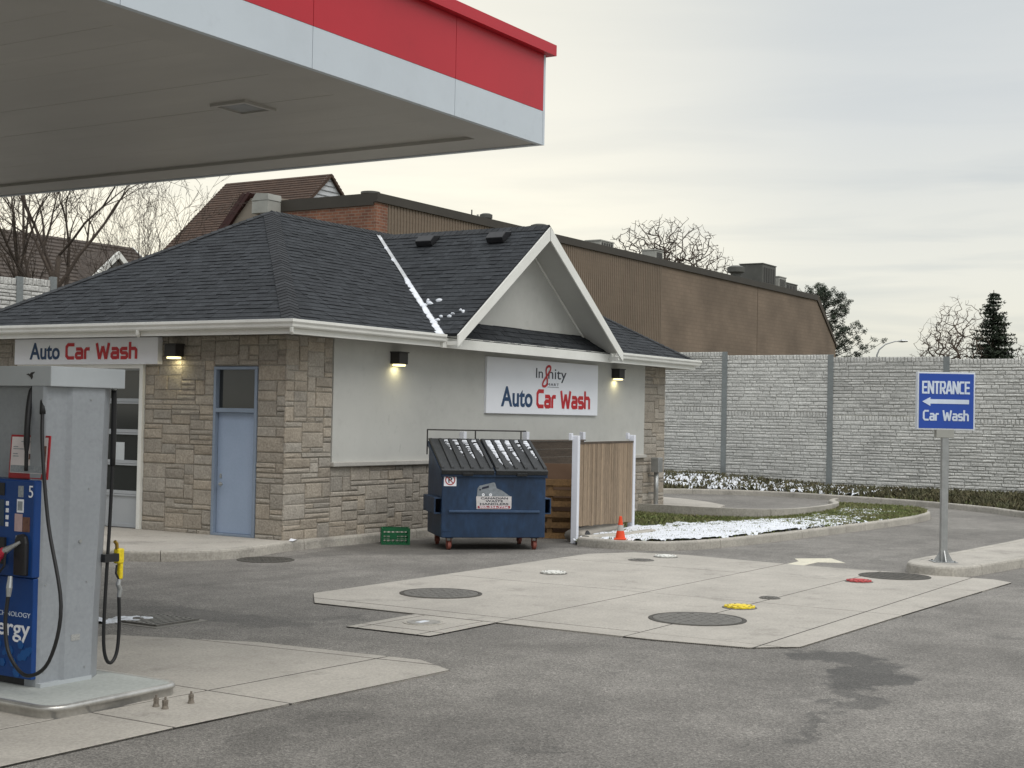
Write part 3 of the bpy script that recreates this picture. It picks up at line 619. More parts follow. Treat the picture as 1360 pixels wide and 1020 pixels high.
def height_sheet(name, poly, zf, mat, cell=0.3, under=-0.1, **k):
    xs = [p[0] for p in poly]; ys = [p[1] for p in poly]; mb = MB(); idx = {}
    i0, i1, j0, j1 = math.floor(min(xs) / cell), math.ceil(max(xs) / cell), math.floor(min(ys) / cell), math.ceil(max(ys) / cell)
    pc = ccw(poly)
    tl = [[pc[i] for i in q] for q in tessellate_polygon([[Vector((x, y, 0)) for x, y in pc]])]
    for T in tl:
        T = ccw(T); a0, a1 = math.floor(min(p[0] for p in T) / cell), math.ceil(max(p[0] for p in T) / cell); b0, b1 = math.floor(min(p[1] for p in T) / cell), math.ceil(max(p[1] for p in T) / cell)
        for i in range(a0, a1):
            for j in range(b0, b1):
                q = clip_convex([(i * cell, j * cell), ((i + 1) * cell, j * cell), ((i + 1) * cell, (j + 1) * cell), (i * cell, (j + 1) * cell)], T)
                if len(q) > 2: mb.add([(x, y, zf(x, y)) for x, y in q], [tuple(range(len(q)))])
    return mb.build(name, mat, **k)
structure(height_sheet('island_soil', isl_poly, isl_z, soil_m))
def grass(name, poly, zf, count, hmin, hmax, mat, seed, dens=None, wmul=1.0):
    rnd = random.Random(seed); xs = [p[0] for p in poly]; ys = [p[1] for p in poly]; mb = MB(); n = 0; tries = 0
    while n < count and tries < count * 12:
        tries += 1
        x, y = rnd.uniform(min(xs), max(xs)), rnd.uniform(min(ys), max(ys))
        if not inside(poly, x, y): continue
        if dens and rnd.random() > dens(x, y): continue
        n += 1; z = zf(x, y); h = rnd.uniform(hmin, hmax); a = rnd.random() * 6.283; w = rnd.uniform(0.006, 0.013) * wmul; lx, ly = rnd.gauss(0, 0.5) * h, rnd.gauss(0, 0.5) * h
        dx, dy = math.cos(a) * w, math.sin(a) * w
        mb.add([(x - dx, y - dy, z - 0.01), (x + dx, y + dy, z - 0.01), (x + dx * .7 + lx * .4, y + dy * .7 + ly * .4, z + h * .6), (x + lx, y + ly, z + h)], [(0, 1, 2), (0, 2, 3)], rnd.random())
    return mb.build(name, mat, tone=True, kind='stuff')
def green(x, y): return min(1, max(0.0, (x - 9.0) / 4 + 0.9 * (fbm(x, y, 4) - 0.5)))
g1 = grass('grass', isl_poly, isl_z, 36000, 0.03, 0.085, grass_m, 5, lambda x, y: 0.24 + 0.76 * green(x, y), 1.2); g1['label'] = 'patchy grass on the kerbed island'; g1['category'] = 'grass'
isl_in = lambda x, y: inside(isl_poly, x, y)
s1 = snow_patch('snow', 6.9, -3.95, 3.7, 1.8, 0.1, 0.035, 11, 0.16, 0.045, -0.06, None, isl_in, lambda x, y: isl_z(x, y) + 0.028, .68); s1['label'] = 'solid thin snow patch on the kerbed island beside the fence'; s1['category'] = 'snow'
s2 = snow_patch('snow', 10.4, -4.45, 2.6, 1.2, 0.1, 0.03, 23, 0.40, 0.05, -0.05, None, isl_in, lambda x, y: isl_z(x, y) + 0.025, .85); s2['label'] = 'broken snow flecks between the solid patch and the green grass'; s2['category'] = 'snow'
s4 = snow_patch('snow', 14.6, -4.3, 2.2, .9, 0.1, 0.025, 27, 0.66, 0.05, -0.05, None, isl_in, lambda x, y: isl_z(x, y) + 0.025, .9); s4['label'] = 'last few snow flecks on the green end of the island'; s4['category'] = 'snow'
# short kerb at the fence foot, slab by the far corner, stand-alone kerb island under the sign
kerb([(4.15, -3.22), (5.2, -3.46), (6.3, -3.42)], 0.18, 0.17)
structure(MB().prism([(13.5, 1.3), (12.15, -0.6), (12.25, -1.32), (13.4, -1.42), (14.9, -1.0), (15.8, -0.2), (16.6, 0.8), (17, 1.7), (17, 3), (13.5, 3)], -0.05, 0.15).build('corner_slab', concrete_m, bevel=0.02))
sk = smooth_path([(12.0, -9.2), (8.6, -9.02), (6.0, -8.86), (4.6, -8.72), (3.85, -8.72), (3.42, -8.95), (3.28, -9.3), (3.38, -9.6), (3.75, -9.74), (4.6, -9.86), (6.0, -10.06), (8.6, -10.4), (12.0, -10.85)], 6)
skr = resample(sk, 0.2); kerb(sk, 0.17, 0.15, 2.4)
sp = ccw(offset_path(skr, 0.165)); MB().prism(sp, -0.05, 0.146); pad = MB().prism(sp, -0.05, 0.147).build('sign_island_slab', concrete_m); structure(pad)
# far kerb and verge below the boundary wall
fk = smooth_path([(14, 6.8), (17, 6.4), (19.5, 5.4), (21.3, 3.6), (22.25, 2.2), (22.5, 0.5), (22.06, -1.03), (21.25, -3.42), (19.84, -5.76), (18.3, -7.21), (17.1, -9.3), (16.7, -11.6), (16.9, -15.0)], 6)
kerb(fk)
fkr = offset_path(resample(fk, .3), 0.12)
verge_poly = fkr + [(25.0, -15.0), (25.0, 10.9), (14, 10.9)]
def wall_foot(y): return 0.41 if y > 3.6 else (0.20 + 0.21 * max(0, y) / 3.6)
def verge_z(x, y):
    d = min(math.hypot(x - p[0], y - p[1]) for p in fkr[::3]); t = min(1, d / 2.2); t = t * t * (3 - 2 * t)
    return 0.13 + (wall_foot(y) - 0.13) * t + 0.03 * (fbm(x * 1.3, y * 1.3, 2) - 0.4)
structure(height_sheet('verge', verge_poly, verge_z, soil_m, 0.45))
vis_verge = [p for p in fkr if -9.5 < p[1] < 5.5 and p[0] > 15] + [(24.9, -9.5), (24.9, 8.5), (22.5, 8.5)]
zc = {}
def vz(x, y):
    k = (round(x * 5), round(y * 5))
    if k not in zc: zc[k] = verge_z(k[0] / 5, k[1] / 5)
    return zc[k]
g2 = grass('ground_cover', vis_verge, vz, 22000, 0.05, 0.2, leafdark_m, 8, None, 3.2); g2['label'] = 'dead leaves and weeds along the foot of the boundary wall'; g2['category'] = 'ground cover'
g3 = grass('grass', vis_verge, vz, 9000, 0.03, 0.11, grass_m, 12, lambda x, y: 0.9 if y < 0 else 0.2, 2.0); g3['label'] = 'rough grass on the verge below the boundary wall'; g3['category'] = 'grass'
s3 = snow_patch('snow', 23.5, 3.0, 1.7, 5.8, 0.1, 0.07, 31, 0.42, 0.07, 0.0, None, lambda x, y: inside(vis_verge, x, y), lambda x, y: vz(x, y) + 0.03, 1.15); s3['label'] = 'broken snow lying over leaves below the boundary wall'; s3['category'] = 'snow'

# ================================================================== CAR WASH BUILDING
UE, VE, ZS, EZ = 13.6, 6.94, 3.40, 3.57        # wall ends, soffit height, eave edge height
cw = thing('car_wash', 'low stone and stucco car wash with dark hipped shingle roof and white gable', 'building')
wall = MB()
mz = 0.02
wall.box((mz, mz, 0), (0.3, 0.60, ZS + .1)); wall.box((mz, 1.54, 0), (0.3, 3.12, ZS + .1)); wall.box((mz, 6.3, 0), (0.3, VE - .02, ZS + .1))
wall.box((mz + .001, 0.60, 2.90), (0.299, 1.54, ZS + .1)); wall.box((mz + .001, 3.12, 2.97), (0.299, 6.3, ZS + .1))
wall.box((0.3, mz, 0), (UE - .02, 0.3, ZS + .1)); wall.box((UE - .3, 0.3, 0), (UE - .02, VE - .3, ZS + .1)); wall.box((0.3, VE - .3, 0), (UE - .02, VE - .02, ZS + .1))
wallo = wall.build('stone_wall', mortar_m, cw)
MB().box((0.302, 0.302, 0.0), (UE - .302, VE - .302, 0.1)).build('floor', concrete_m, cw)

def ashlar(x0, x1, z0, z1, seed, holes=(), cw_=0.105, ch=0.082):
    """random coursed rubble on a grid; returns rectangles (x, z, w, h)"""
    rnd = random.Random(seed); nx, nz = max(1, round((x1 - x0) / cw_)), max(1, round((z1 - z0) / ch)); sx, sz = (x1 - x0) / nx, (z1 - z0) / nz
    occ = [[False] * nx for _ in range(nz)]
    for hx0, hx1, hz0, hz1 in holes:
        for j in range(nz):
            for i in range(nx):
                if hx0 - .02 < x0 + (i + .5) * sx < hx1 + .02 and hz0 - .02 < z0 + (j + .5) * sz < hz1 + .02: occ[j][i] = True
    out = []
    for j in range(nz):
        i = 0
        while i < nx:
            if occ[j][i]: i += 1; continue
            h = rnd.choice((1, 1, 1, 2, 2, 2, 3, 3)); w = rnd.choice((2, 3, 4, 4, 5, 6, 7)) if h < 3 else rnd.choice((2, 3, 4, 5))
            h = min(h, nz - j); k = 0
            while k < w and i + k < nx and not occ[j][i + k]: k += 1
            if i + k < nx and not occ[j][i + k] and (i + k + 1 >= nx or occ[j][i + k + 1]): k += 1
            w = k
            while any(occ[j + b][i + a] for a in range(w) for b in range(h)): h -= 1
            for a in range(w):
                for b in range(h): occ[j + b][i + a] = True
            out.append((x0 + i * sx, z0 + j * sz, w * sx, h * sz)); i += w
    return out
def stone_mesh(mb, fr, x, z, w, h, rnd, d=0.022, gap=0.004, tone=0.5):
    o, ex, ey, en = fr; g = gap
    c = [(x + g + rnd.uniform(0, .005), z + g + rnd.uniform(0, .005)), (x + w - g - rnd.uniform(0, .005), z + g + rnd.uniform(0, .005)), (x + w - g - rnd.uniform(0, .005), z + h - g - rnd.uniform(0, .005)), (x + g + rnd.uniform(0, .005), z + h - g - rnd.uniform(0, .005))]
    b = min(0.018, min(w, h) * 0.18); k = []
    for q, (sx_, sz_) in zip(c, ((1, 1), (-1, 1), (-1, -1), (1, -1))): k.append((q[0] + sx_ * b * rnd.uniform(.5, 1.3), q[1] + sz_ * b * rnd.uniform(.5, 1.3)))
    f_ = d * rnd.uniform(0.65, 1.25)
    vs_ = [o + ex * a + ey * b_ - en * 0.01 for a, b_ in c] + [o + ex * a + ey * b_ + en * (f_ * 0.55) for a, b_ in c] + [o + ex * a + ey * b_ + en * (f_ + rnd.uniform(-.006, .006)) for a, b_ in k]
    m_ = (sum((V(v) for v in vs_[8:]), V()) / 4) + en * rnd.uniform(-0.002, 0.008)
    vs_.append(m_)
    mb.add(vs_, [(0, 1, 5, 4), (1, 2, 6, 5), (2, 3, 7, 6), (3, 0, 4, 7), (4, 5, 9, 8), (5, 6, 10, 9), (6, 7, 11, 10), (7, 4, 8, 11), (8, 9, 12), (9, 10, 12), (10, 11, 12), (11, 8, 12)], tone)
rects = []
SF = frame((mz, 0, 0), (0, -1, 0), (-1, 0, 0))       # x = -v
for a, b, z0, z1, sd in ((-0.60, 0.0, 0.05, ZS, 1), (-3.12, -1.54, 0.05, ZS, 2), (-1.54, -0.60, 2.91, ZS, 3), (-6.92, -6.3, 0.05, ZS, 4)):
    rects += [(SF, r) for r in ashlar(a, b, z0, z1, sd)]
FF = frame((0, mz, 0), (1, 0, 0), (0, -1, 0))
for a, b, z0, z1, sd in ((-0.012, 1.15, 0.05, ZS, 11), (1.15, 12.5, 0.05, 1.28, 12), (12.5, UE, 0.05, ZS, 13)):
    rects += [(FF, r) for r in ashlar(a, b, z0, z1, sd)]
rnd = random.Random(99)
def seen(fr, r):      # behind bin, fence and sign nothing shows, so those stones come last
    if fr is FF and 3.0 < r[0] < 11.6 and r[1] < 1.3: return 0
    if fr is SF and (r[0] < -3.2 or (r[0] < -1.5 and r[1] > 2.95)): return 0.3
    return 1
rects.sort(key=lambda q: -(seen(*q) * 10 + q[1][2] * q[1][3]))
for fr, r in rects[:300]:
    mb = MB(); stone_mesh(mb, fr, *r, rnd); mb.build('stone', stone_m, wallo)
mb = MB()
for fr, r in rects[300:]: stone_mesh(mb, fr, *r, rnd, tone=rnd.random())
mb.build('rubble_stones', stone_m, wallo, kind='stuff')
RF = frame((UE - .02, 0, 0), (0, 1, 0), (1, 0, 0)); mb = MB()
for r in ashlar(0, VE, 0.05, ZS, 21): stone_mesh(mb, RF, *r, rnd)
mb.build('rubble_stones', stone_m, wallo, kind='stuff')

# stucco field, ledge
def stucco_with_stains():
    mt = stucco_m.copy(); mt.name = 'stained_stucco'; t = mt.node_tree; b = t.nodes['Principled BSDF']; src = b.inputs['Base Color'].links[0].from_socket
    g = t.nodes.new('ShaderNodeNewGeometry'); mp_ = t.nodes.new('ShaderNodeMapping'); mp_.inputs['Scale'].default_value = (5, 5, 2.2); t.links.new(g.outputs['Position'], mp_.inputs[0])
    n = t.nodes.new('ShaderNodeTexNoise'); n.inputs['Scale'].default_value = 1.3; n.inputs['Detail'].default_value = 6; t.links.new(mp_.outputs[0], n.inputs[0])
    r = t.nodes.new('ShaderNodeMapRange'); r.inputs[1].default_value = 0.62; r.inputs[2].default_value = 0.72; t.links.new(n.outputs[0], r.inputs[0])
    # scuffs only around the place where bins are dragged past
    md = t.nodes.new('ShaderNodeMapping'); md.vector_type = 'TEXTURE'; md.inputs['Location'].default_value = (2.7, 0, 1.75); md.inputs['Scale'].default_value = (0.75, 1, 0.6); t.links.new(g.outputs['Position'], md.inputs[0])
    fl = t.nodes.new('ShaderNodeVectorMath'); fl.operation = 'MULTIPLY'; fl.inputs[1].default_value = (1, 0, 1); t.links.new(md.outputs[0], fl.inputs[0])
    ln = t.nodes.new('ShaderNodeVectorMath'); ln.operation = 'LENGTH'; t.links.new(fl.outputs[0], ln.inputs[0])
    rd = t.nodes.new('ShaderNodeMapRange'); rd.inputs[1].default_value = 1.0; rd.inputs[2].default_value = 0.3; t.links.new(ln.outputs['Value'], rd.inputs[0])
    pm = t.nodes.new('ShaderNodeMath'); pm.operation = 'MULTIPLY'; t.links.new(r.outputs[0], pm.inputs[0]); t.links.new(rd.outputs[0], pm.inputs[1])
    pm2 = t.nodes.new('ShaderNodeMath'); pm2.operation = 'MULTIPLY'; pm2.inputs[1].default_value = 0.5; t.links.new(pm.outputs[0], pm2.inputs[0])
    mx = t.nodes.new('ShaderNodeMixRGB'); mx.inputs[2].default_value = (0.13, 0.125, 0.11, 1); t.links.new(pm2.outputs[0], mx.inputs[0]); t.links.new(src, mx.inputs[1]); t.links.new(mx.outputs[0], b.inputs['Base Color'])
    return mt
MB().box((1.156, -0.012, 1.36), (12.494, 0.05, ZS)).build('stucco_field', stucco_with_stains(), cw)
MB().box((1.13, -0.075, 1.285), (12.52, 0.05, 1.362)).build('ledge', M('ledge_stone', (0.47, 0.455, 0.42), None, 3, 0.85, 0.08, 50), cw, bevel=0.012)

# service door
dr = bpy.data.objects.new('door', None); col.objects.link(dr); dr.parent = cw
MB().box((0.06, 0.66, 0.19), (0.10, 1.48, 2.14)).build('door_leaf', door_m, dr, bevel=0.003)
fm = MB(); fm.box((-0.015, 0.602, 0.15), (0.16, 0.655, 2.89)); fm.box((-0.015, 1.485, 0.15), (0.16, 1.538, 2.89)); fm.box((-0.015, 0.655, 2.84), (0.16, 1.485, 2.889)); fm.box((-0.012, 0.655, 2.145), (0.16, 1.485, 2.215)); fm.box((-0.012, 0.655, 0.15), (0.16, 1.485, 0.186))
fm.build('frame', frame_m, dr, bevel=0.004)
MB().box((0.07, 0.655, 2.215), (0.085, 1.485, 2.84)).build('pane', glass_m, dr)
hd = MB(); hd.tube([(0.06, 1.40, 0.98), (0.02, 1.40, 0.98), (0.0, 1.385, 0.98), (-0.005, 1.30, 0.98)], 0.011, 8); hd.lathe([(0.03, 0), (0.03, .008)], (0, 0, 0), 16)
hb = MB(); hb.tube([(0.06, 1.40, 0.98), (0.02, 1.40, 0.98), (0.0, 1.385, 0.98), (-0.005, 1.30, 0.98)], 0.012, 8); hb.tube([(0.06, 1.40, .98), (0.05, 1.40, .98)], 0.034, 16); hb.tube([(0.06, 1.40, 1.10), (0.048, 1.40, 1.10)], 0.024, 14)
hb.build('handle', metal_m, dr, smooth=False)

for z in (0.40, 1.15, 1.92): MB().tube([(0.045, 0.662, z), (0.045, 0.662, z + .11)], 0.011, 8).build('hinge', metal_m, dr)
MB().tube([(0.06, 1.40, 1.13), (0.05, 1.40, 1.13)], 0.02, 14).build('lock', metal_m, dr)
# overhead door: white jambs, rails, glazed sections
gd = bpy.data.objects.new('overhead_door', None); col.objects.link(gd); gd.parent = cw
jm = MB(); jm.box((-0.05, 3.122, 0.15), (0.2, 3.205, 2.968)); jm.box((-0.05, 6.215, 0.15), (0.2, 6.298, 2.968)); jm.box((-0.048, 3.205, 2.86), (0.2, 6.215, 2.967)); jm.build('jamb', white_m, gd, bevel=0.004)
zs_ = [0.155, 0.72, 1.24, 1.765, 2.29, 2.86]
for a, b in zip(zs_, zs_[1:]):
    sec = bpy.data.objects.new('section', None); col.objects.link(sec); sec.parent = gd
    rl = MB(); rl.box((0.03, 3.207, a + .003), (0.09, 6.213, a + 0.06)); rl.box((0.03, 3.207, b - 0.03), (0.09, 6.213, b - 0.002))
    for y in (3.207, 4.18, 5.17, 6.143): rl.box((0.031, y, a + 0.06), (0.089, y + 0.07, b - 0.03))
    if sec: rl.build('rail', garage_m, gd)
    for ya, yb in ((3.277, 4.18), (4.25, 5.17), (5.24, 6.143)): MB().box((0.055, ya, a + 0.06), (0.065, yb, b - 0.03)).build('panel' if a < 0.2 else 'pane', garage_m if a < 0.2 else glass_m, gd)
    bpy.data.objects.remove(sec)
MB().box((0.045, 3.62, 1.262), (0.052, 3.93, 1.60)).build('notice', M('paper', (0.62, 0.66, 0.68), None, 2, 0.6), gd)

# eaves: soffit, fascia, gutters
sf = MB(); a_ = 0.55
EU0, EU1, EV0, EV1 = -0.55, 14.0, -0.55, 7.49
sf.add([(EU0, EV0, ZS), (EU1, EV0, ZS), (EU1, 0.04, ZS), (EU0, 0.04, ZS)], [(3, 2, 1, 0)]); sf.add([(EU0, 0.04, ZS), (0.04, 0.04, ZS), (0.04, EV1, ZS), (EU0, EV1, ZS)], [(3, 2, 1, 0)])
sf.add([(UE - .04, 0.04, ZS), (EU1, 0.04, ZS), (EU1, EV1, ZS), (UE - .04, EV1, ZS)], [(3, 2, 1, 0)]); sf.add([(0.04, VE - .04, ZS), (UE - .04, VE - .04, ZS), (UE - .04, EV1, ZS), (0.04, EV1, ZS)], [(3, 2, 1, 0)])
sf.build('soffit', soffit_m, cw)
fc = MB(); T_ = 0.025
fc.box((EU0 - T_, EV0 - T_, ZS - .035), (EU0, EV1 + T_, EZ - .01)); fc.box((EU0, EV0 - T_, ZS - .035), (EU1, EV0, EZ - .01)); fc.box((EU1, EV0 - T_, ZS - .035), (EU1 + T_, EV1 + T_, EZ - .01)); fc.box((EU0, EV1, ZS - .035), (EU1, EV1 + T_, EZ - .01))
fc.build('fascia', white_m, cw)
def sweep(prof, path, mats, name, parent):
    """profile (out, z) along a plan path with mitred corners; outwards is right of the path"""
    mb = MB(); k = len(path); m_ = len(prof)
    for i in range(k):
        p = V(path[i]); d0 = (p - V(path[i - 1])).normalized() if i else None; d1 = (V(path[i + 1]) - p).normalized() if i < k - 1 else None
        d0 = d0 or d1; d1 = d1 or d0; n0, n1 = V((d0.y, -d0.x)), V((d1.y, -d1.x)); mt = (n0 + n1).normalized(); q = 1 / mt.dot(n0)
        for o_, z in prof: mb.v.append((p.x + mt.x * o_ * q, p.y + mt.y * o_ * q, z))
    for i in range(k - 1):
        for c in range(m_): mb.f.append((i * m_ + c, (i + 1) * m_ + c, (i + 1) * m_ + (c + 1) % m_, i * m_ + (c + 1) % m_)); mb.t.append(.5)
    mb.f.append(tuple(range(m_))); mb.f.append(tuple(range(k * m_ - 1, (k - 1) * m_ - 1, -1))); mb.t += [.5, .5]
    return mb.build(name, mats, parent)
gp = [(0.0, 3.455), (0.07, 3.455), (0.085, 3.475), (0.09, 3.51), (0.115, 3.545), (0.115, 3.585), (0.10, 3.588), (0.10, 3.565), (0.012, 3.55), (0.012, 3.58), (0.0, 3.58)]
sweep(gp, [(EU0 - T_, EV1 + .1), (EU0 - T_, EV0 - T_), (3.44, EV0 - T_)], white_m, 'gutter', cw)
sweep(gp, [(9.76, EV0 - T_), (EU1 + T_, EV0 - T_), (EU1 + T_, EV1 + .1)], white_m, 'gutter', cw)
for p in ((EU0 - T_ - .06, EV0 - T_ - .05), (EU0 - .09, 2.65)):
    MB().tube([(p[0], p[1], 3.46), (p[0] + .01, p[1] + .01, 3.40), (p[0] + .05, p[1] + .03, 3.37)], 0.03, 8).build('gutter_outlet', white_m, cw)

# roof
SL = 0.60; RZ = EZ + SL * (3.47 + 0.55)
roof = bpy.data.objects.new('roof', None); col.objects.link(roof); roof.parent = cw
def slab3(name, pts, mat, th=0.04):
    pts = [V(p) for p in pts]; n = (pts[1] - pts[0]).cross(pts[2] - pts[0]).normalized()
    if n.z < 0: pts.reverse(); n = -n
    k = len(pts); mb = MB(); mb.add(pts + [p - n * th for p in pts], [tuple(range(k)), tuple(range(2 * k - 1, k - 1, -1))] + [((i + 1) % k, i, i + k, (i + 1) % k + k) for i in range(k)])
    return mb.build(name, mat, roof)
PK0, PK1 = (3.47, 3.47, RZ), (9.98, 3.47, RZ)
c00, c10, c11, c01 = (EU0, EV0, EZ), (EU1, EV0, EZ), (EU1, EV1, EZ), (EU0, EV1, EZ)
underlay_m = M('underlay', (0.03, 0.033, 0.038), None, 5, 0.9)
GU, GZ, GS, GV = 6.6, 5.86, 0.73, -0.86         # gable ridge position, height, pitch, front edge
gv_end = EV0 + (GZ - EZ) / SL
ul = GU - (GZ - EZ) / GS; ur = GU + (GZ - EZ) / GS; HW = 3.10
uel, uer = GU - HW, GU + HW
zlow = GZ - GS * HW; vlow = EV0 + (zlow - EZ) / SL
planes = [('left', [c00, PK0, c01]),
          ('front', [c00, (ul, EV0, EZ), (GU, gv_end, GZ), (GU, 3.47, RZ), PK0]), ('front', [(ur, EV0, EZ), c10, PK1, (GU, 3.47, RZ), (GU, gv_end, GZ)]),
          ('right', [c10, c11, PK1]), ('back', [c11, c01, PK0, PK1]),
          ('gl', [(uel, GV, zlow), (GU, GV, GZ), (GU, gv_end, GZ), (uel, vlow, zlow)]), ('gr', [(GU, GV, GZ), (uer, GV, zlow), (uer, vlow, zlow), (GU, gv_end, GZ)])]
def shingles(pts, seed, name='shingles', exp=0.142):
    rnd = random.Random(seed); P = [V(p) for p in pts]; n = (P[1] - P[0]).cross(P[2] - P[0]).normalized()
    if n.z < 0: n = -n
    e1 = V((-n.y, n.x, 0)).normalized(); e2 = n.cross(e1)
    if e2.z < 0: e1 = -e1; e2 = -e2
    o = P[0]; poly = ccw([((p - o).dot(e1), (p - o).dot(e2)) for p in P]); ymin = min(p[1] for p in poly); ymax = max(p[1] for p in poly); xmin = min(p[0] for p in poly); xmax = max(p[0] for p in poly)
    mb = MB(); y = ymin; row = 0
    while y < ymax:
        x = xmin - rnd.random() * 0.4
        while x < xmax:
            w = rnd.choice((0.11, 0.16, 0.22, 0.30)); thick = rnd.choice((0.009, 0.009, 0.016))
            q = clip_convex([(x, y), (x + w - 0.004, y), (x + w - 0.004, y + exp + .01), (x, y + exp + .01)], poly)
            if len(q) > 2:
                top = [o + e1 * a + e2 * b + n * (0.004 + thick * (1.0 - 0.85 * (b - y) / exp) + (0.004 if row % 2 else 0.0035)) for a, b in q]; t = rnd.random(); k = len(q)
                mb.add(top, [tuple(range(k))], t)
                for i in range(k):
                    j = (i + 1) % k
                    if abs(q[i][1] - y) < 1e-4 and abs(q[j][1] - y) < 1e-4 or (q[i][0] == q[j][0]):
                        mb.add([top[i], top[j], top[j] - n * 0.02, top[i] - n * 0.02], [(1, 0, 3, 2)], t * 0.3)
            x += w
        y += exp; row += 1
    return mb.build(name, shingle_m, roof, tone=True, kind='stuff')
for i, (nm, pts) in enumerate(planes):
    slab3('roof_deck', pts, underlay_m)
    if nm != 'back': shingles(pts, 40 + i)
# hip and ridge caps
capm = {}
def caps(p, q, slope_l, slope_r, name='ridge_cap', step=0.142, w=0.15):
    p, q = V(p), V(q); d = (q - p); L_ = d.length; d.normalize(); s = d.cross(Z).normalized(); up = s.cross(d).normalized()
    key = (round(slope_l, 3), round(slope_r, 3))
    if key not in capm:
        mb = MB(); l, t = 0.19, 0.010
        for sg, sl in ((1, slope_r), (-1, slope_l)):
            vs_ = [(0, 0, t + .012), (0, sg * w, t + .012 - sl * w), (l, sg * w, t - sl * w), (l, 0, t)]
            vs2 = [(a, b, c - t) for a, b, c in vs_]; f = [(0, 1, 2, 3), (7, 6, 5, 4), (0, 4, 5, 1), (1, 5, 6, 2), (2, 6, 7, 3)]
            mb.add(vs_ + vs2, f if sg > 0 else [x[::-1] for x in f])
        capm[key] = mb.mesh('ridge_cap', cap_m)
    n = int(L_ / step)
    for i in range(n):
        o = bpy.data.objects.new(name, capm[key]); col.objects.link(o); o.parent = roof
        c = p + d * (i * step) + up * 0.016; mw = Matrix((d, -s, up)).transposed().to_4x4(); mw.translation = c; o.matrix_local = mw
hs_ = 0.37
caps(c00, PK0, hs_, hs_); caps(c10, PK1, hs_, hs_); caps(c01, PK0, hs_, hs_); caps(PK0, PK1, SL, SL); caps((GU, GV, GZ), (GU, gv_end, GZ), GS, GS)
# valley flashing with lying snow
n_f = V((0, -SL, 1)).normalized(); va, vb = V((ul, EV0, EZ)), V((GU, gv_end, GZ)); dv = (vb - va)
side_f = V((-1, 0, 0)); side_f = (side_f - dv.normalized() * side_f.dot(dv.normalized())).normalized()
mb = MB(); k = 24; side_g = V((0, -1, -0.0))
gN = V((-GS, 0, 1)).normalized(); side_g = gN.cross(dv.normalized()); side_g = side_g if side_g.y < 0 else -side_g
sideF = n_f.cross(dv.normalized()); sideF = sideF if sideF.x < 0 else -sideF
mb.add([va + n_f * .030, vb + n_f * .030, vb + n_f * .032 + sideF * .07, va + n_f * .032 + sideF * .085], [(0, 1, 2, 3)]); mb.add([va + gN * .030, vb + gN * .030, vb + gN * .032 + side_g * .04, va + gN * .032 + side_g * .05], [(3, 2, 1, 0)])
mb.build('valley_flashing', M('flashing', (0.50, 0.51, 0.52), (0.40, 0.41, 0.42), 8, 0.5, 0.1, 40), roof)
rnd = random.Random(5); mb = MB()
def blob(mb, c, e1, e2, n, r1, r2, h, rnd, k=9):
    ring = []; ring2 = []
    for j in range(k):
        a = 6.283 * j / k; q = rnd.uniform(.65, 1.2); ring.append(c + e1 * math.cos(a) * r1 * q + e2 * math.sin(a) * r2 * q - n * 0.01); ring2.append(c + e1 * math.cos(a) * r1 * q * .7 + e2 * math.sin(a) * r2 * q * .7 + n * h * rnd.uniform(.7, 1))
    mb.add(ring + ring2 + [c + n * h * 1.15], [(j, (j + 1) % k, (j + 1) % k + k, j + k) for j in range(k)] + [(j + k, (j + 1) % k + k, 2 * k) for j in range(k)])
dvn = dv.normalized()
for i in range(150):
    t = i / 150
    dens = 1 if t < 0.42 else (0.75 if t < 0.52 else 0.05)
    if rnd.random() < dens: blob(mb, va + dv * t + n_f * 0.03 + sideF * rnd.uniform(0.0, 0.05), dvn, sideF, n_f, rnd.uniform(.06, .13), rnd.uniform(.05, .085) * (1.2 - t * .6), 0.022, rnd)
e_up = V((1, 0, GS)).normalized()
for i in range(13):
    uu, vv_ = rnd.choice(((4.34, 0.28), (4.03, -0.04), (4.0, -0.42), (4.4, 0.42), (4.05, -0.45)))
    uu += rnd.gauss(0, .10); vv_ += rnd.gauss(0, .10); blob(mb, V((uu, vv_, GZ - GS * (GU - uu))) + gN * .016, V((0, 1, 0)), e_up, gN, rnd.uniform(.03, .08), rnd.uniform(.02, .05), 0.025, rnd)
sn = mb.build('snow', snow_m, roof, smooth=True, kind='stuff')
# roof vents
def roof_vent(u, v):
    z = GZ - GS * (GU - u); c = V((u, v, z)); y = V((0, 1, 0)); fr = (c, y, e_up, gN)
    vt = bpy.data.objects.new('roof_vent', None); col.objects.link(vt); vt.parent = roof
    mb = MB(); mb.fbox(fr, (-0.17, -0.16, 0.0), (0.17, 0.16, 0.04)); mb.build('base', black_m, vt)
    mb = MB(); mb.fprism((c, e_up, gN, y), [(-0.19, 0.03), (-0.19, 0.155), (0.0, 0.175), (0.19, 0.07), (0.19, 0.03)], -0.19, 0.19); mb.build('hood', black_m, vt, bevel=0.015)
roof_vent(6.28, 1.75); roof_vent(6.26, 0.05)
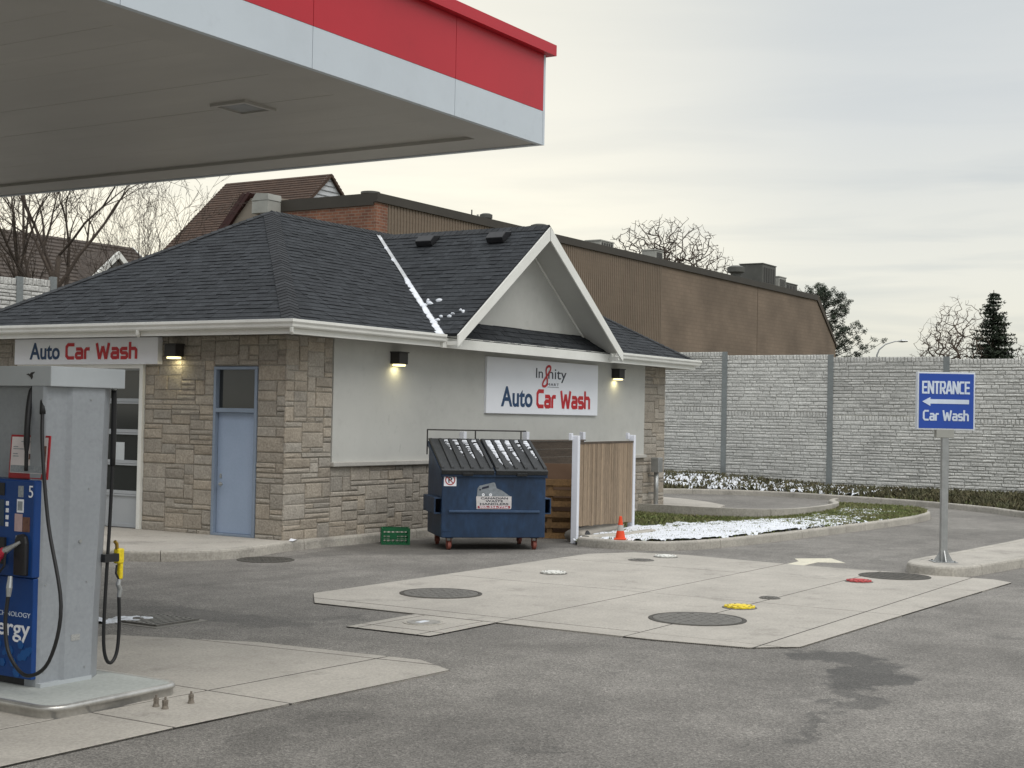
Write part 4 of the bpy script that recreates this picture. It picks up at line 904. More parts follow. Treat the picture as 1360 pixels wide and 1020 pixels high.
# gable: rake boards, soffit, recessed triangle, pent roof
gb = bpy.data.objects.new('gable', None); col.objects.link(gb); gb.parent = cw
GW = -0.18
def rake(sg):
    """white rake board under the front edge of one slope"""
    e = V((sg, 0, -GS)).normalized(); n = V((sg * GS, 0, 1)).normalized(); L_ = HW * math.hypot(1, GS) + 0.02
    top = V((GU, GV, GZ)) - n * 0.012
    P_ = [top, top + e * L_, top + e * L_ + V((0, 0, -0.20)), top + V((0, 0, -0.25))]
    y = V((0, 0.03, 0)); mb = MB(); mb.add([p - y for p in P_] + [p for p in P_], [(0, 1, 2, 3), (7, 6, 5, 4), (0, 4, 5, 1), (1, 5, 6, 2), (2, 6, 7, 3), (3, 7, 4, 0)])
    mb.build('rake_board', white_m, gb)
    mb = MB(); b0 = top - n * 0.05 ; b1 = b0 + e * (L_ - 0.02); mb.add([b0 + V((0, .001, 0)), b1 + V((0, .001, 0)), b1 + V((0, GW - GV, 0)), b0 + V((0, GW - GV, 0))], [(0, 1, 2, 3) if sg < 0 else (3, 2, 1, 0)])
    o = mb.build('rake_soffit', soffit_m, gb); sm = o.modifiers.new('s', 'SOLIDIFY'); sm.thickness = 0.01
    mb = MB(); mb.tube([b0 + V((0, GW - GV - .02, -.03)), b1 + V((0, GW - GV - .02, -.03))], 0.022, 4); mb.build('soffit_trim', white_m, gb)
rake(1); rake(-1)
zz = lambda u: GZ - 0.08 - GS * abs(u - GU)
MB().fprism((V((0, GW, 0)), V((1, 0, 0)), Z, V((0, -1, 0))), [(GU - 3.0, 3.5), (GU + 3.0, 3.5), (GU + 3.0, zz(GU + 3.0)), (GU, zz(GU)), (GU - 3.0, zz(GU - 3.0))], -0.05, 0.0).build('gable_wall', stucco_m, gb)
pent = [(uel - 0.05, EV0 - 0.06, 3.50), (uer + 0.05, EV0 - 0.06, 3.50), (uer - 0.38, GW, 3.88), (uel + 0.38, GW, 3.88)]
slab3('pent_deck', pent, underlay_m, 0.03); shingles(pent, 77, 'pent_shingles')
MB().box((uel - .1, EV0 - .075, 3.355), (uer + .1, EV0 - .027, 3.53)).build('gable_fascia', white_m, gb)
# boxed ends of the rakes
for sg in (-1, 1):
    u = GU + sg * 3.02; MB().box((u - .07, GV + .005, 3.40), (u + .07, EV0 - .08, 3.47)).build('rake_return', white_m, gb)

# wall lamps
def wall_lamp(fr, label):
    o, ex, ey, en = fr; t = thing('wall_lamp', label, 'lamp', tuple(o))
    fr = (V(), ex, ey, en)
    MB().fbox(fr, (-0.13, -0.09, 0.0), (0.13, 0.11, 0.20)).build('housing', dark_m, t, bevel=0.012)
    MB().fbox(fr, (-0.145, 0.105, 0.0), (0.145, 0.125, 0.215)).build('cap', dark_m, t, bevel=0.004)
    le = bpy.data.materials.get('lamp_lens')
    if not le:
        le = bpy.data.materials.new('lamp_lens'); le.use_nodes = True; b = le.node_tree.nodes['Principled BSDF']; b.inputs['Base Color'].default_value = (0.9, 0.85, 0.6, 1); b.inputs['Emission Color'].default_value = (1, 0.86, 0.42, 1); b.inputs['Emission Strength'].default_value = 2.0
    MB().fbox(fr, (-0.10, -0.125, 0.03), (0.10, -0.0905, 0.17)).build('lens', le, t, bevel=0.008)
    ld = bpy.data.lights.new('wall_lamp_light', 'AREA'); ld.shape = 'RECTANGLE'; ld.size = 0.18; ld.size_y = 0.1; ld.energy = 1.0; ld.color = (1, 0.88, 0.5)
    lo = bpy.data.objects.new('wall_lamp_light', ld); col.objects.link(lo); lo.parent = t; lo.location = en * 0.10 + V((0, 0, -0.135))
    return t
wall_lamp(FRONT(2.82, -0.012, 3.13), 'dark box wall lamp glowing on the stucco beside the metal bin corner')
wall_lamp(FRONT(10.98, -0.012, 3.15), 'dark box wall lamp glowing on the stucco beyond the wide shop sign')
wall_lamp(SIDE(-0.02, 2.34, 3.14), 'dark box wall lamp glowing on stone beside the blue-grey door')

# signs on the building
t = thing('car_wash_sign', 'long white fascia sign reading Auto Car Wash above the overhead door', 'sign', (-0.02, 4.52, 2.95))
fr = frame((0, 0, 0), (0, -1, 0), (-1, 0, 0))
MB().fbox(fr, (-1.79, -0.02, -0.03), (1.79, 0.435, 0.085)).build('panel', signwhite_m, t, bevel=0.008)
fr2 = (V((-0.086, 0, 0)), fr[1], fr[2], fr[3])
text_part('letters', 'Auto', fr2, -1.38, 0.065, 0.78, 0.30, navy_m, t, bold=0.022)
square_text('letters', 'Car Wash', fr2, -0.45, 0.07, 1.76, 0.275, red_m, t, 0.215)
t = thing('shop_sign', 'large white sign with red ribbon logo above blue and red Auto Car Wash lettering', 'sign', (7.925, -0.012, 2.225))
fr = frame((0, 0, 0), (1, 0, 0), (0, -1, 0))
MB().fbox(fr, (-2.217, 0, -0.01), (2.217, 1.09, 0.05)).build('panel', signwhite_m, t, bevel=0.008)
fr2 = (V((0, -0.051, 0)), fr[1], fr[2], fr[3])
text_part('letters', 'Auto', fr2, -1.70, 0.135, 1.18, 0.40, navy_m, t, bold=0.024)
square_text('letters', 'Car Wash', fr2, -0.36, 0.135, 2.22, 0.365, red_m, t, 0.215)
text_part('letters', 'In', fr2, -0.40, 0.735, 0.27, 0.20, black_text_m, t)
text_part('letters', 'nity', fr2, 0.09, 0.66, 0.74, 0.275, black_text_m, t)
text_part('letters', 'MART', fr2, 0.06, 0.59, 0.46, 0.055, black_text_m, t, space=1.3)
MB().fbox(fr2, (0.06, 0.56, 0), (0.52, 0.568, 0.004)).build('rule', black_text_m, t)
lp = []
for j in range(49):
    a = 2 * math.pi * j / 48; x, y = 0.085 * math.sin(2 * a), 0.21 * math.sin(a + math.pi / 2)
    lp.append((0.02 + x + y * 0.45, 0.78 + y))
l, r = ribbon(lp, 0.05); n_ = len(l); mb = MB()
mb.add([fr2[0] + fr2[1] * a + fr2[2] * b + fr2[3] * (0.005 + 0.0015 * (k / n_)) for k, (a, b) in enumerate(l)] + [fr2[0] + fr2[1] * a + fr2[2] * b + fr2[3] * (0.005 + 0.0015 * (k / n_)) for k, (a, b) in enumerate(r)], [(i + n_, i + 1 + n_, i + 1, i) for i in range(n_ - 1)])
mb.build('ribbon_loop', red_m, t)
# meter pipe on the long wall
t = thing('conduit_riser', 'grey conduit riser with a small meter box on the stone at the far corner', 'conduit', (12.78, -0.2, 0.15))
MB().tube([(0, 0, 0), (0, 0, 0.85)], 0.055, 12).build('pipe', metal_m, t, smooth=True); MB().box((-0.11, -0.11, 0.80), (0.11, 0.09, 1.14)).build('meter_box', metal_m, t, bevel=0.012)
MB().box((-0.09, -0.09, 0), (0.09, 0.09, 0.02)).build('foot', metal_m, t)
MB().box((-0.03, 0.04, 0.3), (0.03, 0.19, 0.34)).build('bracket', metal_m, t); MB().box((-0.03, 0.04, 0.7), (0.03, 0.19, 0.74)).build('bracket', metal_m, t)

# ================================================================== FORECOURT CANOPY
CU, CV, CB = -5.72, -8.06, 4.75
cp = thing('forecourt_canopy', 'flat forecourt canopy with red and white fascia over the fuel pumps', 'canopy', (-14, -1, 0))
off = V((14, 1, 0))
def cbox(name, a, b, mat, par=cp, bev=0.0, **k):
    return MB().box([a[i] + off[i] for i in range(3)], [b[i] + off[i] for i in range(3)]).build(name, mat, par, bevel=bev, **k)
CU0, CV1 = -24.5, 6.5
seams = [CU - 0.035, -7.24, -9.15]
while seams[-1] - 1.91 > CU0: seams.append(seams[-1] - 1.91)
seams.append(CU0)
for a, b in zip(seams, seams[1:]):
    cbox('white_panel', (b + .003, CV, CB), (a - .003, CV + .05, CB + .32), fascia_m); cbox('red_panel', (b + .003, CV - .002, CB + .322), (a - .003, CV + .05, CB + .86), crimson_m)
    cbox('white_panel', (b + .003, CV1 - .05, CB), (a - .003, CV1, CB + .32), fascia_m); cbox('red_panel', (b + .003, CV1 - .05, CB + .322), (a - .003, CV1 + .002, CB + .86), crimson_m)
cbox('corner_trim', (CU - .034, CV - .001, CB), (CU, CV + .05, CB + .86), fascia_m)
vs2 = [CV + .051 + i * (CV1 - CV - .102) / 7 for i in range(8)]
for a, b in zip(vs2, vs2[1:]):
    for x0, x1 in ((CU - .05, CU), (CU0, CU0 + .05)):
        cbox('white_panel', (x0, a + .003, CB), (x1, b - .003, CB + .32), fascia_m); cbox('red_panel', (x0 + .001, a + .003, CB + .322), (x1 - .001, b - .003, CB + .86), crimson_m)
lip = MB()
for a, b in (((CU0 - .09, CV - .075), (CU + .075, CV + .12)), ((CU0 - .09, CV1 - .12), (CU + .09, CV1 + .09)), ((CU0 - .09, CV + .12), (CU0 + .12, CV1 - .12)), ((CU - .12, CV + .12), (CU + .09, CV1 - .12))):
    lip.box((a[0] + 14, a[1] + 1, CB + .862), (b[0] + 14, b[1] + 1, CB + .965))
lip.build('red_coping', crimson_m, cp)
cbox('roof_sheet', (CU0 + .05, CV + .05, CB + .6), (CU - .05, CV1 - .05, CB + .66), white_m)
tr = MB()
for a, b in (((CU0 + .05, CV + .051), (CU - .05, CV + .46)), ((CU0 + .05, CV1 - .46), (CU - .05, CV1 - .051)), ((CU - .5, CV + .461), (CU - .051, CV1 - .461)), ((CU0 + .051, CV + .461), (CU0 + .5, CV1 - .461))):
    tr.box((a[0] + 14, a[1] + 1, CB + .012), (b[0] + 14, b[1] + 1, CB + .05))
tr.build('edge_trim', deck_m, cp)
u = CU - .5; w_ = 0.40
while u - w_ > CU0 + .4:
    cbox('deck_panel', (u - w_ + .0015, CV + .461, CB + .042 + random.uniform(-.0008, .0008)), (u - .0015, CV1 - .461, CB + .075), deck_m); u -= w_
lf = bpy.data.objects.new('canopy_light', None); col.objects.link(lf); lf.parent = cp
cbox('lens', (-8.38, -6.68, CB + .030), (-8.06, -6.36, CB + .060), M('unlit_lens', (0.30, 0.30, 0.28), None, 4, 0.25), lf)
for a, b in (((-8.42, -6.72), (-8.02, -6.68)), ((-8.42, -6.36), (-8.02, -6.32)), ((-8.42, -6.68), (-8.38, -6.36)), ((-8.06, -6.68), (-8.02, -6.36))): cbox('frame', (a[0], a[1], CB + .018), (b[0], b[1], CB + .06), deck_m, lf)
for x, y in ((-13.0, -3.0), (-20.5, -3.0), (-13, 3.5), (-20.5, 3.5)):
    cbox('column', (x - .2, y - .2, 0), (x + .2, y + .2, CB + .2), white_m, bev=.02)

# ================================================================== FUEL PUMP
fpump = thing('fuel_pump', 'tall grey and blue fuel pump on the kerbed island under the canopy', 'fuel pump', (-10.29, -6.54, 0.100)); fpump.scale = (1.035, 1.035, 1.035)
# grey end column: faceted, a little wider at the top
b0 = [(0.0, 0.14), (0.0, 0.02), (0.02, 0.0), (0.185, 0.004), (0.215, -0.028), (0.46, -0.030), (0.61, 0.07), (0.61, 0.14)]
t0 = [(0.0, 0.14), (0.0, 0.02), (0.02, 0.0), (0.20, 0.004), (0.235, -0.028), (0.53, -0.030), (0.68, 0.07), (0.68, 0.14)]
mb = MB(); k = 8; ringz = [0.0, 0.5, 1.2, 2.14]; vs_ = []
for z, t in zip(ringz, (0, 0.15, 0.7, 1.0)): vs_ += [(b0[i][0] * (1 - t) + t0[i][0] * t, b0[i][1] * (1 - t) + t0[i][1] * t, z) for i in range(k)]
mb.add(vs_, [(r_ * k + i, r_ * k + (i + 1) % k, (r_ + 1) * k + (i + 1) % k, (r_ + 1) * k + i) for r_ in range(3) for i in range(k)] + [tuple(range(k - 1, -1, -1)), tuple(range(3 * k, 4 * k))])
mb.build('end_column', pumpgrey_m, fpump, bevel=0.004)
mb = MB(); mb.v = [(x, 1.22 - y, z) for x, y, z in vs_]; mb.f = [tuple(reversed(f)) for f in [(r_ * k + i, r_ * k + (i + 1) % k, (r_ + 1) * k + (i + 1) % k, (r_ + 1) * k + i) for r_ in range(3) for i in range(k)] + [tuple(range(k - 1, -1, -1)), tuple(range(3 * k, 4 * k))]]; mb.t = [.5] * len(mb.f)
mb.build('end_column', pumpgrey_m, fpump, bevel=0.004)
MB().box((0.0, -0.06, 2.14), (0.70, 1.28, 2.285)).build('header', pumplight_m, fpump, bevel=0.006)
MB().box((0.12, 0.141, 1.45), (0.50, 1.079, 2.139)).build('upper_panel', pumpgrey_m, fpump)
MB().box((0.03, 0.10, 1.45), (0.06, 0.13, 2.139)).build('white_strip', pumplight_m, fpump)
MB().box((0.0, 0.141, 0.0), (0.58, 1.079, 0.06)).build('plinth', black_m, fpump)
cab = MB().box((-0.055, 0.015, 0.775), (0.44, 1.2, 1.468)).build('upper_cabinet', pumpblue_m, fpump, bevel=0.01)
MB().box((-0.04, 0.02, 0.055), (0.44, 1.2, 0.77)).build('lower_panel', pumpblue_m, fpump, bevel=0.006)
PF = lambda x: (V((x, 0, 0)), V((0, -1, 0)), Z.copy(), V((-1, 0, 0)))
f1 = PF(-0.0555)
text_part('pump_number', '5', f1, -0.075, 1.345, 0.045, 0.085, signwhite_m, fpump, 0.002)
def plate(name, y0, y1, z0, z1, mat, d=0.003, f=f1): MB().fbox(f, (-y1, z0, 0), (-y0, z1, d)).build(name, mat, fpump)
plate('sticker', 0.13, 0.185, 1.345, 1.425, stickgrey_m); plate('sticker', 0.125, 0.195, 1.235, 1.33, signwhite_m); plate('sticker', 0.135, 0.185, 1.25, 1.315, stickgrey_m, 0.0045)
plate('sticker', 0.135, 0.215, 1.10, 1.225, sticker_m); plate('sticker', 0.055, 0.13, 1.10, 1.205, brown_m)
plate('sticker', 0.15, 0.20, 0.98, 1.07, stickgrey_m)
plate('screen', 0.33, 0.62, 1.13, 1.32, screen_m, 0.006); plate('screen', 0.33, 0.62, 1.35, 1.44, black_m, 0.006)
for i in range(4): plate('grade_button', 0.285, 0.31, 1.13 + i * 0.05, 1.16 + i * 0.05, signwhite_m, 0.006)
plate('card_reader', 0.30, 0.5, 0.86, 1.05, black_m, 0.02)
# nozzle boot, nozzle and its hose
MB().fprism(f1, [(-0.19, 0.79), (-0.06, 0.79), (-0.06, 1.02), (-0.075, 1.07), (-0.11, 1.085), (-0.16, 1.08), (-0.18, 1.05), (-0.19, 0.98)], -0.02, 0.03).build('nozzle_boot', black_m, fpump, bevel=0.012)
noz = bpy.data.objects.new('nozzle', None); col.objects.link(noz); noz.parent = fpump
MB().tube([(-0.09, 0.11, 1.03), (-0.12, 0.15, 1.0), (-0.14, 0.20, 0.97), (-0.15, 0.24, 0.94)], [0.012, 0.016, 0.026, 0.026], 10).build('spout', metal_m, noz)
MB().tube([(-0.145, 0.21, 0.965), (-0.155, 0.27, 0.92), (-0.16, 0.32, 0.84), (-0.155, 0.325, 0.74)], [0.03, 0.036, 0.030, 0.022], 10).build('grip', M('nozzle_red', (0.55, 0.03, 0.06), None, 4, 0.45), noz)
MB().tube([(-0.15, 0.19, 0.96), (-0.15, 0.20, 0.86), (-0.16, 0.29, 0.76)], 0.009, 6).build('trigger', black_m, noz)
def spl(pts, n=6):
    xy = smooth_path([(p[0], p[1]) for p in pts], n); xz = smooth_path([(p[0], p[2]) for p in pts], n); return [(a[0], a[1], b[1]) for a, b in zip(xy, xz)]
w2 = lambda p: (p[0] + 10.54, p[1] + 6.83, p[2] - 0.168)
hp = [w2(p) for p in ((-10.50, -6.78, 2.32), (-10.53, -6.80, 2.15), (-10.59, -6.88, 1.85), (-10.64, -7.02, 1.34), (-10.71, -7.25, 0.80), (-10.75, -7.19, 0.42), (-10.76, -6.98, 0.30), (-10.76, -6.80, 0.42), (-10.74, -6.72, 0.62), (-10.72, -6.72, 0.84))]
MB().tube(spl(hp), 0.0135, 10).build('hose', rubber_m, fpump, smooth=True)
MB().tube([w2(p) for p in ((-10.72, -6.72, 0.82), (-10.715, -6.72, 0.88), (-10.70, -6.71, 0.96))], [0.016, 0.022, 0.016], 10).build('swivel', metal_m, fpump)
MB().tube(spl(hp)[:8], 0.022, 10).build('hose_sleeve', rubber_m, fpump, smooth=True)
h2 = [w2(p) for p in ((-10.50, -6.66, 2.32), (-10.54, -6.67, 2.2), (-10.58, -6.70, 2.0), (-10.58, -6.70, 1.7))]
MB().tube(spl(h2), [0.014] * 3 + [0.022] * 12 + [0.014] * 4, 10).build('hose', rubber_m, fpump, smooth=True)
for p in (hp[0], h2[0]): MB().tube([(p[0], p[1], p[2]), (p[0] - .006, p[1], p[2] - .06)], 0.018, 10).build('hose_fitting', metal_m, fpump)
# far-side hose and yellow nozzle
h3 = [w2(p) for p in ((-9.865, -6.80, 2.32), (-9.86, -6.80, 2.10), (-9.86, -6.80, 1.80), (-9.875, -6.80, 1.3), (-9.90, -6.80, 0.75), (-9.905, -6.80, 0.42), (-9.875, -6.80, 0.28), (-9.82, -6.80, 0.25), (-9.77, -6.80, 0.33), (-9.755, -6.80, 0.52), (-9.765, -6.80, 0.74))]
MB().tube(spl(h3), 0.0135, 10).build('hose', rubber_m, fpump, smooth=True); MB().tube(spl(h3)[1:14], 0.021, 10).build('hose_sleeve', rubber_m, fpump, smooth=True)
MB().tube([h3[0], (h3[0][0], h3[0][1], h3[0][2] - .07)], 0.018, 10).build('hose_fitting', metal_m, fpump)
nz2 = bpy.data.objects.new('nozzle', None); col.objects.link(nz2); nz2.parent = fpump; nz2['label'] = 'yellow nozzle hanging on the far side of the pump'
MB().box((0.735, 0.005, 0.82), (0.80, 0.06, 0.935)).build('cover', yellow_m, nz2, bevel=0.012); MB().box((0.765, 0.012, 0.70), (0.80, 0.055, 0.83)).build('grip', yellow_m, nz2, bevel=0.012)
MB().tube([(0.745, 0.03, 0.93), (0.74, 0.03, 0.97), (0.72, 0.03, 0.99)], 0.014, 8).build('spout', M('brass', (0.42, 0.27, 0.05), None, 4, 0.4, metal=0.6), nz2)
MB().tube([(0.745, 0.03, 0.81), (0.738, 0.03, 0.75), (0.77, 0.03, 0.70)], 0.008, 6).build('trigger', black_m, nz2)
MB().tube([(0.775, 0.03, 0.70), (0.765, 0.03, 0.66), (0.785, 0.03, 0.62), (0.776, 0.03, 0.565)], [0.016, 0.019, 0.019, 0.016], 10).build('swivel', metal_m, nz2)
MB().box((0.60, 0.0, 0.84), (0.74, 0.06, 0.90)).build('nozzle_hook', black_m, nz2)
for z in (0.10, 0.72, 1.40, 2.05):
    for x in (0.05, 0.40): MB().tube([(x, -0.034 if x > .2 else 0.004, z), (x, -0.037 if x > .2 else -0.003, z)], 0.006, 8).build('screw', metal_m, fpump)
MB().box((0.0, -0.0335, 0.0), (0.47, 0.02, 0.028)).build('kick_strip', pumplight_m, fpump)
MB().tube([(0.33, -0.028, 1.02), (0.33, -0.036, 1.02)], 0.014, 14).build('lock', metal_m, fpump)
MB().box((0.27, -0.0325, 0.30), (0.35, -0.029, 0.345)).build('data_plate', M('data_plate', (0.48, 0.48, 0.46), (0.2, 0.2, 0.2), 160, .5), fpump)
# advertising frame on top of the cabinet
fa = (V((-0.075, 0, 0)), V((0, -1, 0)), V((0.06, 0, 1)).normalized(), V((-1, 0, 0.06)).normalized())
MB().fbox(fa, (-0.37, 1.475, 0), (0.045, 1.79, 0.014)).build('poster_frame', redframe_m, fpump, bevel=0.004)
MB().fbox(fa, (-0.352, 1.515, 0.013), (0.03, 1.775, 0.017)).build('poster', posterw_m, fpump)
MB().fbox(fa, (-0.11, 1.60, 0.017), (0.02, 1.715, 0.019)).build('poster_picture', brown_m, fpump); MB().fbox(fa, (-0.345, 1.52, 0.017), (0.025, 1.57, 0.019)).build('poster_strip', stickgrey_m, fpump)
MB().fbox(fa, (-0.20, 1.615, 0.017), (-0.18, 1.66, 0.019)).build('poster_picture', black_m, fpump); MB().fbox(fa, (-0.16, 1.615, 0.017), (-0.135, 1.655, 0.019)).build('poster_picture', brown_m, fpump)
for a, b, z in ((-0.25, -0.09, 1.738), (-0.33, -0.28, 1.70), (-0.33, -0.22, 1.685), (-0.33, -0.28, 1.65), (-0.33, -0.27, 1.632)): MB().fbox(fa, (a, z, 0.017), (b, z + 0.007, 0.0185)).build('print_line', stickgrey_m, fpump)
f3 = PF(-0.041)
text_part('lettering', 'Synergy', f3, -0.68, 0.31, 0.64, 0.165, signwhite_m, fpump, 0.002, bold=0.012)
text_part('lettering', 'FUEL TECHNOLOGY', f3, -0.60, 0.49, 0.56, 0.034, pale_m, fpump, 0.002)
rnd = random.Random(3)
for i in range(16):
    y, z, r_ = rnd.uniform(0.03, 0.5), rnd.uniform(0.09, 0.30), rnd.uniform(0.018, 0.045)
    MB().fprism(f3, [(-y + r_ * math.cos(j * math.pi / 3), z + r_ * math.sin(j * math.pi / 3)) for j in range(6)], 0.0005 + i * 0.0001, 0.0012 + i * 0.0003).build('hexagon_print', bubble_m, fpump)
# small dark bird mark on the header
bird = [(-0.20, 2.224), (-0.175, 2.231), (-0.165, 2.224), (-0.15, 2.238), (-0.11, 2.243), (-0.135, 2.222), (-0.13, 2.205), (-0.143, 2.188), (-0.158, 2.207), (-0.178, 2.218)]
MB().fprism(PF(-0.0005), bird, -0.001, 0.003).build('bird_mark', dark_m, fpump)

# ================================================================== WASTE BIN
dm = thing('dumpster', 'dark blue steel front-load dumpster with black sloped lids and snow on top', 'dumpster', (1.70, -1.84, 0), R(-45))
DW, DD, Z0, ZF, ZB = 1.72, 1.28, 0.20, 1.27, 1.74
XF = (V((0, 0, 0)), V((0, 1, 0)), Z.copy(), V((1, 0, 0)))
mb = MB(); mb.fprism(XF, [(0.0, Z0), (0.0, ZF), (DD, ZB), (DD + .04, 0.9), (DD, Z0)], 0, DW); body = mb.build('body', dumpblue_m, dm, bevel=0.012)
MB().box((-0.012, -0.035, ZF - .09), (DW + .012, 0.02, ZF - .01)).build('top_channel', dumpblue_m, dm, bevel=0.01)
MB().fprism(XF, [(0.0, 0.60), (-0.03, 0.612), (-0.03, 0.632), (0.0, 0.645)], 0.12, DW - .10).build('front_crease', M('dumpster_edge', (0.05, 0.085, 0.15), (0.03, 0.06, 0.12), 6, 0.5), dm)
MB().fprism(XF, [(0.0, 0.30), (-0.006, 0.303), (-0.006, 0.309), (0.0, 0.312)], 0.02, 0.14).build('weld_bead', dumpblue_m, dm)
for s_, x0 in ((-1, -0.11), (1, DW)):
    pk = MB(); y0, y1, z0, z1 = 0.05, 1.1, 0.58, 0.84
    pk.box((x0, y0, z0), (x0 + .11, y1, z0 + .02)); pk.box((x0, y0, z1 - .02), (x0 + .11, y1, z1)); xo = x0 if s_ < 0 else x0 + .09; pk.box((xo, y0, z0 + .02), (xo + .02, y1, z1 - .02))
    pk.build('fork_pocket', dumpblue_m, dm, bevel=0.004)
for s_ in (0, 1):
    MB().fprism((V((-.025 if s_ == 0 else DW + .025, 0, 0)), V((0, 1, 0)), Z.copy(), V((1, 0, 0)) if s_ == 0 else V((-1, 0, 0))), [(-.02, ZF - .10), (-.02, ZF - .01), (DD, ZB - .01), (DD, ZB - .10)], 0, 0.03).build('side_channel', dumpblue_m, dm, bevel=0.006)
sl_a = math.atan2(ZB - ZF, DD); ey = V((0, math.cos(sl_a), math.sin(sl_a))); en_ = V((0, -math.sin(sl_a), math.cos(sl_a)))
LL = math.hypot(DD, ZB - ZF) + 0.06
mbs = MB(); rnd = random.Random(17)
for i, (xa, xb) in enumerate(((-0.02, 0.845), (0.875, 1.74))):
    fr = (V((xa, -0.06, ZF - 0.005)), V((1, 0, 0)), ey, en_); w = xb - xa
    ld = MB().fbox(fr, (0, 0, 0), (w, LL, 0.025)).build('lid', lidm, dm, bevel=0.008)
    MB().fbox(fr, (0.0, -0.012, -0.045), (w, 0.02, 0.03)).build('lip', lidm, ld, bevel=0.008)
    MB().fbox(fr, (w * .4, -0.03, -0.06), (w * .6, 0.0, -0.01)).build('hand_grip', lidm, ld, bevel=0.006)
    for j in range(6):
        x = 0.03 + j * (w - 0.06) / 5; MB().fprism((fr[0], fr[2], fr[3], fr[1]), [(0.07, 0.02), (0.09, 0.055), (LL - .07, 0.055), (LL - .05, 0.02)], x - .026, x + .026).build('rib', lidm, ld, bevel=0.008)
    for j in range(5):      # snow caught between the ribs
        x = 0.03 + (j + .5) * (w - 0.06) / 5
        amt = ((0, 0.1, .4, .6, .45), (0.85, .9, .7, .15, .55))[i][j]
        if amt == 0: continue
        n_r = 26; bw = (w - .06) / 5 - .058; rows = []
        for q in range(n_r + 1):
            tq = q / n_r; ext = (0.30 + 0.62 * amt); wq = bw * min(1, 1.15 * (1 - tq) ** 0.8) * (0.55 + 0.45 * amt) * rnd.uniform(.72, 1.05)
            yy = LL * 0.93 - tq * LL * ext * .92; xr = x + bw / 2 - 0.004 - rnd.uniform(0, .012); rows.append((xr - wq, xr, yy))
        for q in range(n_r):
            if rnd.random() > 0.35 + 0.65 * amt and q > 2: continue
            (a0, a1, ya), (c0, c1, yc) = rows[q], rows[q + 1]; P3 = lambda xx, yy, zz: fr[0] + fr[1] * xx + fr[2] * yy + fr[3] * zz
            h1 = 0.034 + rnd.uniform(0, .008)
            mbs.add([P3(a0, ya, .0255), P3(a0 + .008, ya, h1), P3(a1, ya, h1), P3(c0, yc, .0255), P3(c0 + .008, yc, h1), P3(c1, yc, h1)], [(3, 4, 1, 0), (4, 5, 2, 1)])
sn2 = mbs.build('snow', snow_m, dm, smooth=True, kind='stuff')
rl = MB(); zr = 1.92
rl.tube([(-0.04, DD + .02, zr), (DW - .03, DD + .02, zr)], 0.012, 8)
for x in (-0.03, 0.80, 1.60): rl.tube([(x, DD + .02, zr), (x, DD + .02, 1.5)], 0.012, 8)
rl.build('lid_rail', dark_m, dm)
for x, y in ((0.15, 0.12), (DW - .15, 0.12), (0.15, DD - .12), (DW - .15, DD - .12)):
    cs = bpy.data.objects.new('caster', None); col.objects.link(cs); cs.parent = dm; cs.location = (x, y, 0)
    MB().tube([(-.025, 0, 0.072), (.025, 0, 0.072)], 0.072, 18).build('wheel', castor_m, cs); MB().box((-.06, -.06, .185), (.06, .06, .205)).build('plate', dark_m, cs)
    fk_ = MB(); fk_.box((-.042, -.03, 0.05), (-.034, .03, .19)); fk_.box((.034, -.03, 0.05), (.042, .03, .19)); fk_.build('fork', castor_m, cs)
# stickers
FD = (V((0, -0.0005, 0)), V((1, 0, 0)), Z.copy(), V((0, -1, 0)))
MB().fbox(FD, (0.03, 1.03, -0.001), (0.235, 1.225, 0.003)).build('no_parking_sticker', signwhite_m, dm)
FD2 = (V((0, -0.004, 0)), V((1, 0, 0)), Z.copy(), V((0, -1, 0)))
def ringm(name, cx, cz, r0, r1, d, mat, par, sy=1.0, n=28):
    mb = MB(); o, ex, ey_, en2 = d; vs_ = []
    for r_ in (r0, r1):
        for j in range(n): a = 6.28318 * j / n; vs_.append(o + ex * (cx + r_ * math.cos(a)) + ey_ * (cz + r_ * sy * math.sin(a)) + en2 * 0.002)
    mb.add(vs_, [(j + n, j, (j + 1) % n, (j + 1) % n + n) for j in range(n)][0:n]); mb.f = [tuple(reversed(f)) for f in mb.f]
    return mb.build(name, mat, par)
ringm('red_ring', 0.132, 1.128, 0.066, 0.083, FD2, M('ring_red', (0.42, 0.03, 0.03), None, 3, 0.5), dm)
text_part('letter', 'P', FD2, 0.102, 1.083, 0.062, 0.09, black_text_m, dm, 0.002, bold=0.02)
l, r = ribbon([(0.083, 1.175), (0.18, 1.08)], 0.014); MB().add([FD2[0] + FD2[1] * a + FD2[2] * b + FD2[3] * 0.0045 for a, b in l + r], [(2, 3, 1, 0)]).build('red_bar', MATS['ring_red'], dm)
stick = MB().fprism(FD, [(0.575, 0.665), (1.14, 0.665), (1.15, 0.68), (1.15, 0.87), (0.57, 0.87), (0.565, 0.85)], -0.001, 0.003).build('company_sticker', M('company_sticker', (0.62, 0.60, 0.60), (0.52, 0.50, 0.50), 14, 0.6), dm)
MB().fprism(FD, [(0.575, 0.871), (1.13, 0.871), (1.05, 0.925), (0.98, 0.97), (0.90, 1.0), (0.87, 1.09), (0.845, 1.095), (0.62, 1.04), (0.585, 1.0)], -0.001, 0.003).build('truck_print', M('truck_grey', (0.26, 0.29, 0.32), (0.17, 0.19, 0.21), 18, 0.6), dm)
MB().fprism(FD2, [(0.65, 0.98), (0.77, 1.01), (0.77, 1.045), (0.66, 1.015)], 0, 0.002).build('truck_window', black_text_m, dm)
for x in (0.68, 0.80): ringm('truck_wheel', x, 0.895, 0.008, 0.024, FD2, signwhite_m, dm)
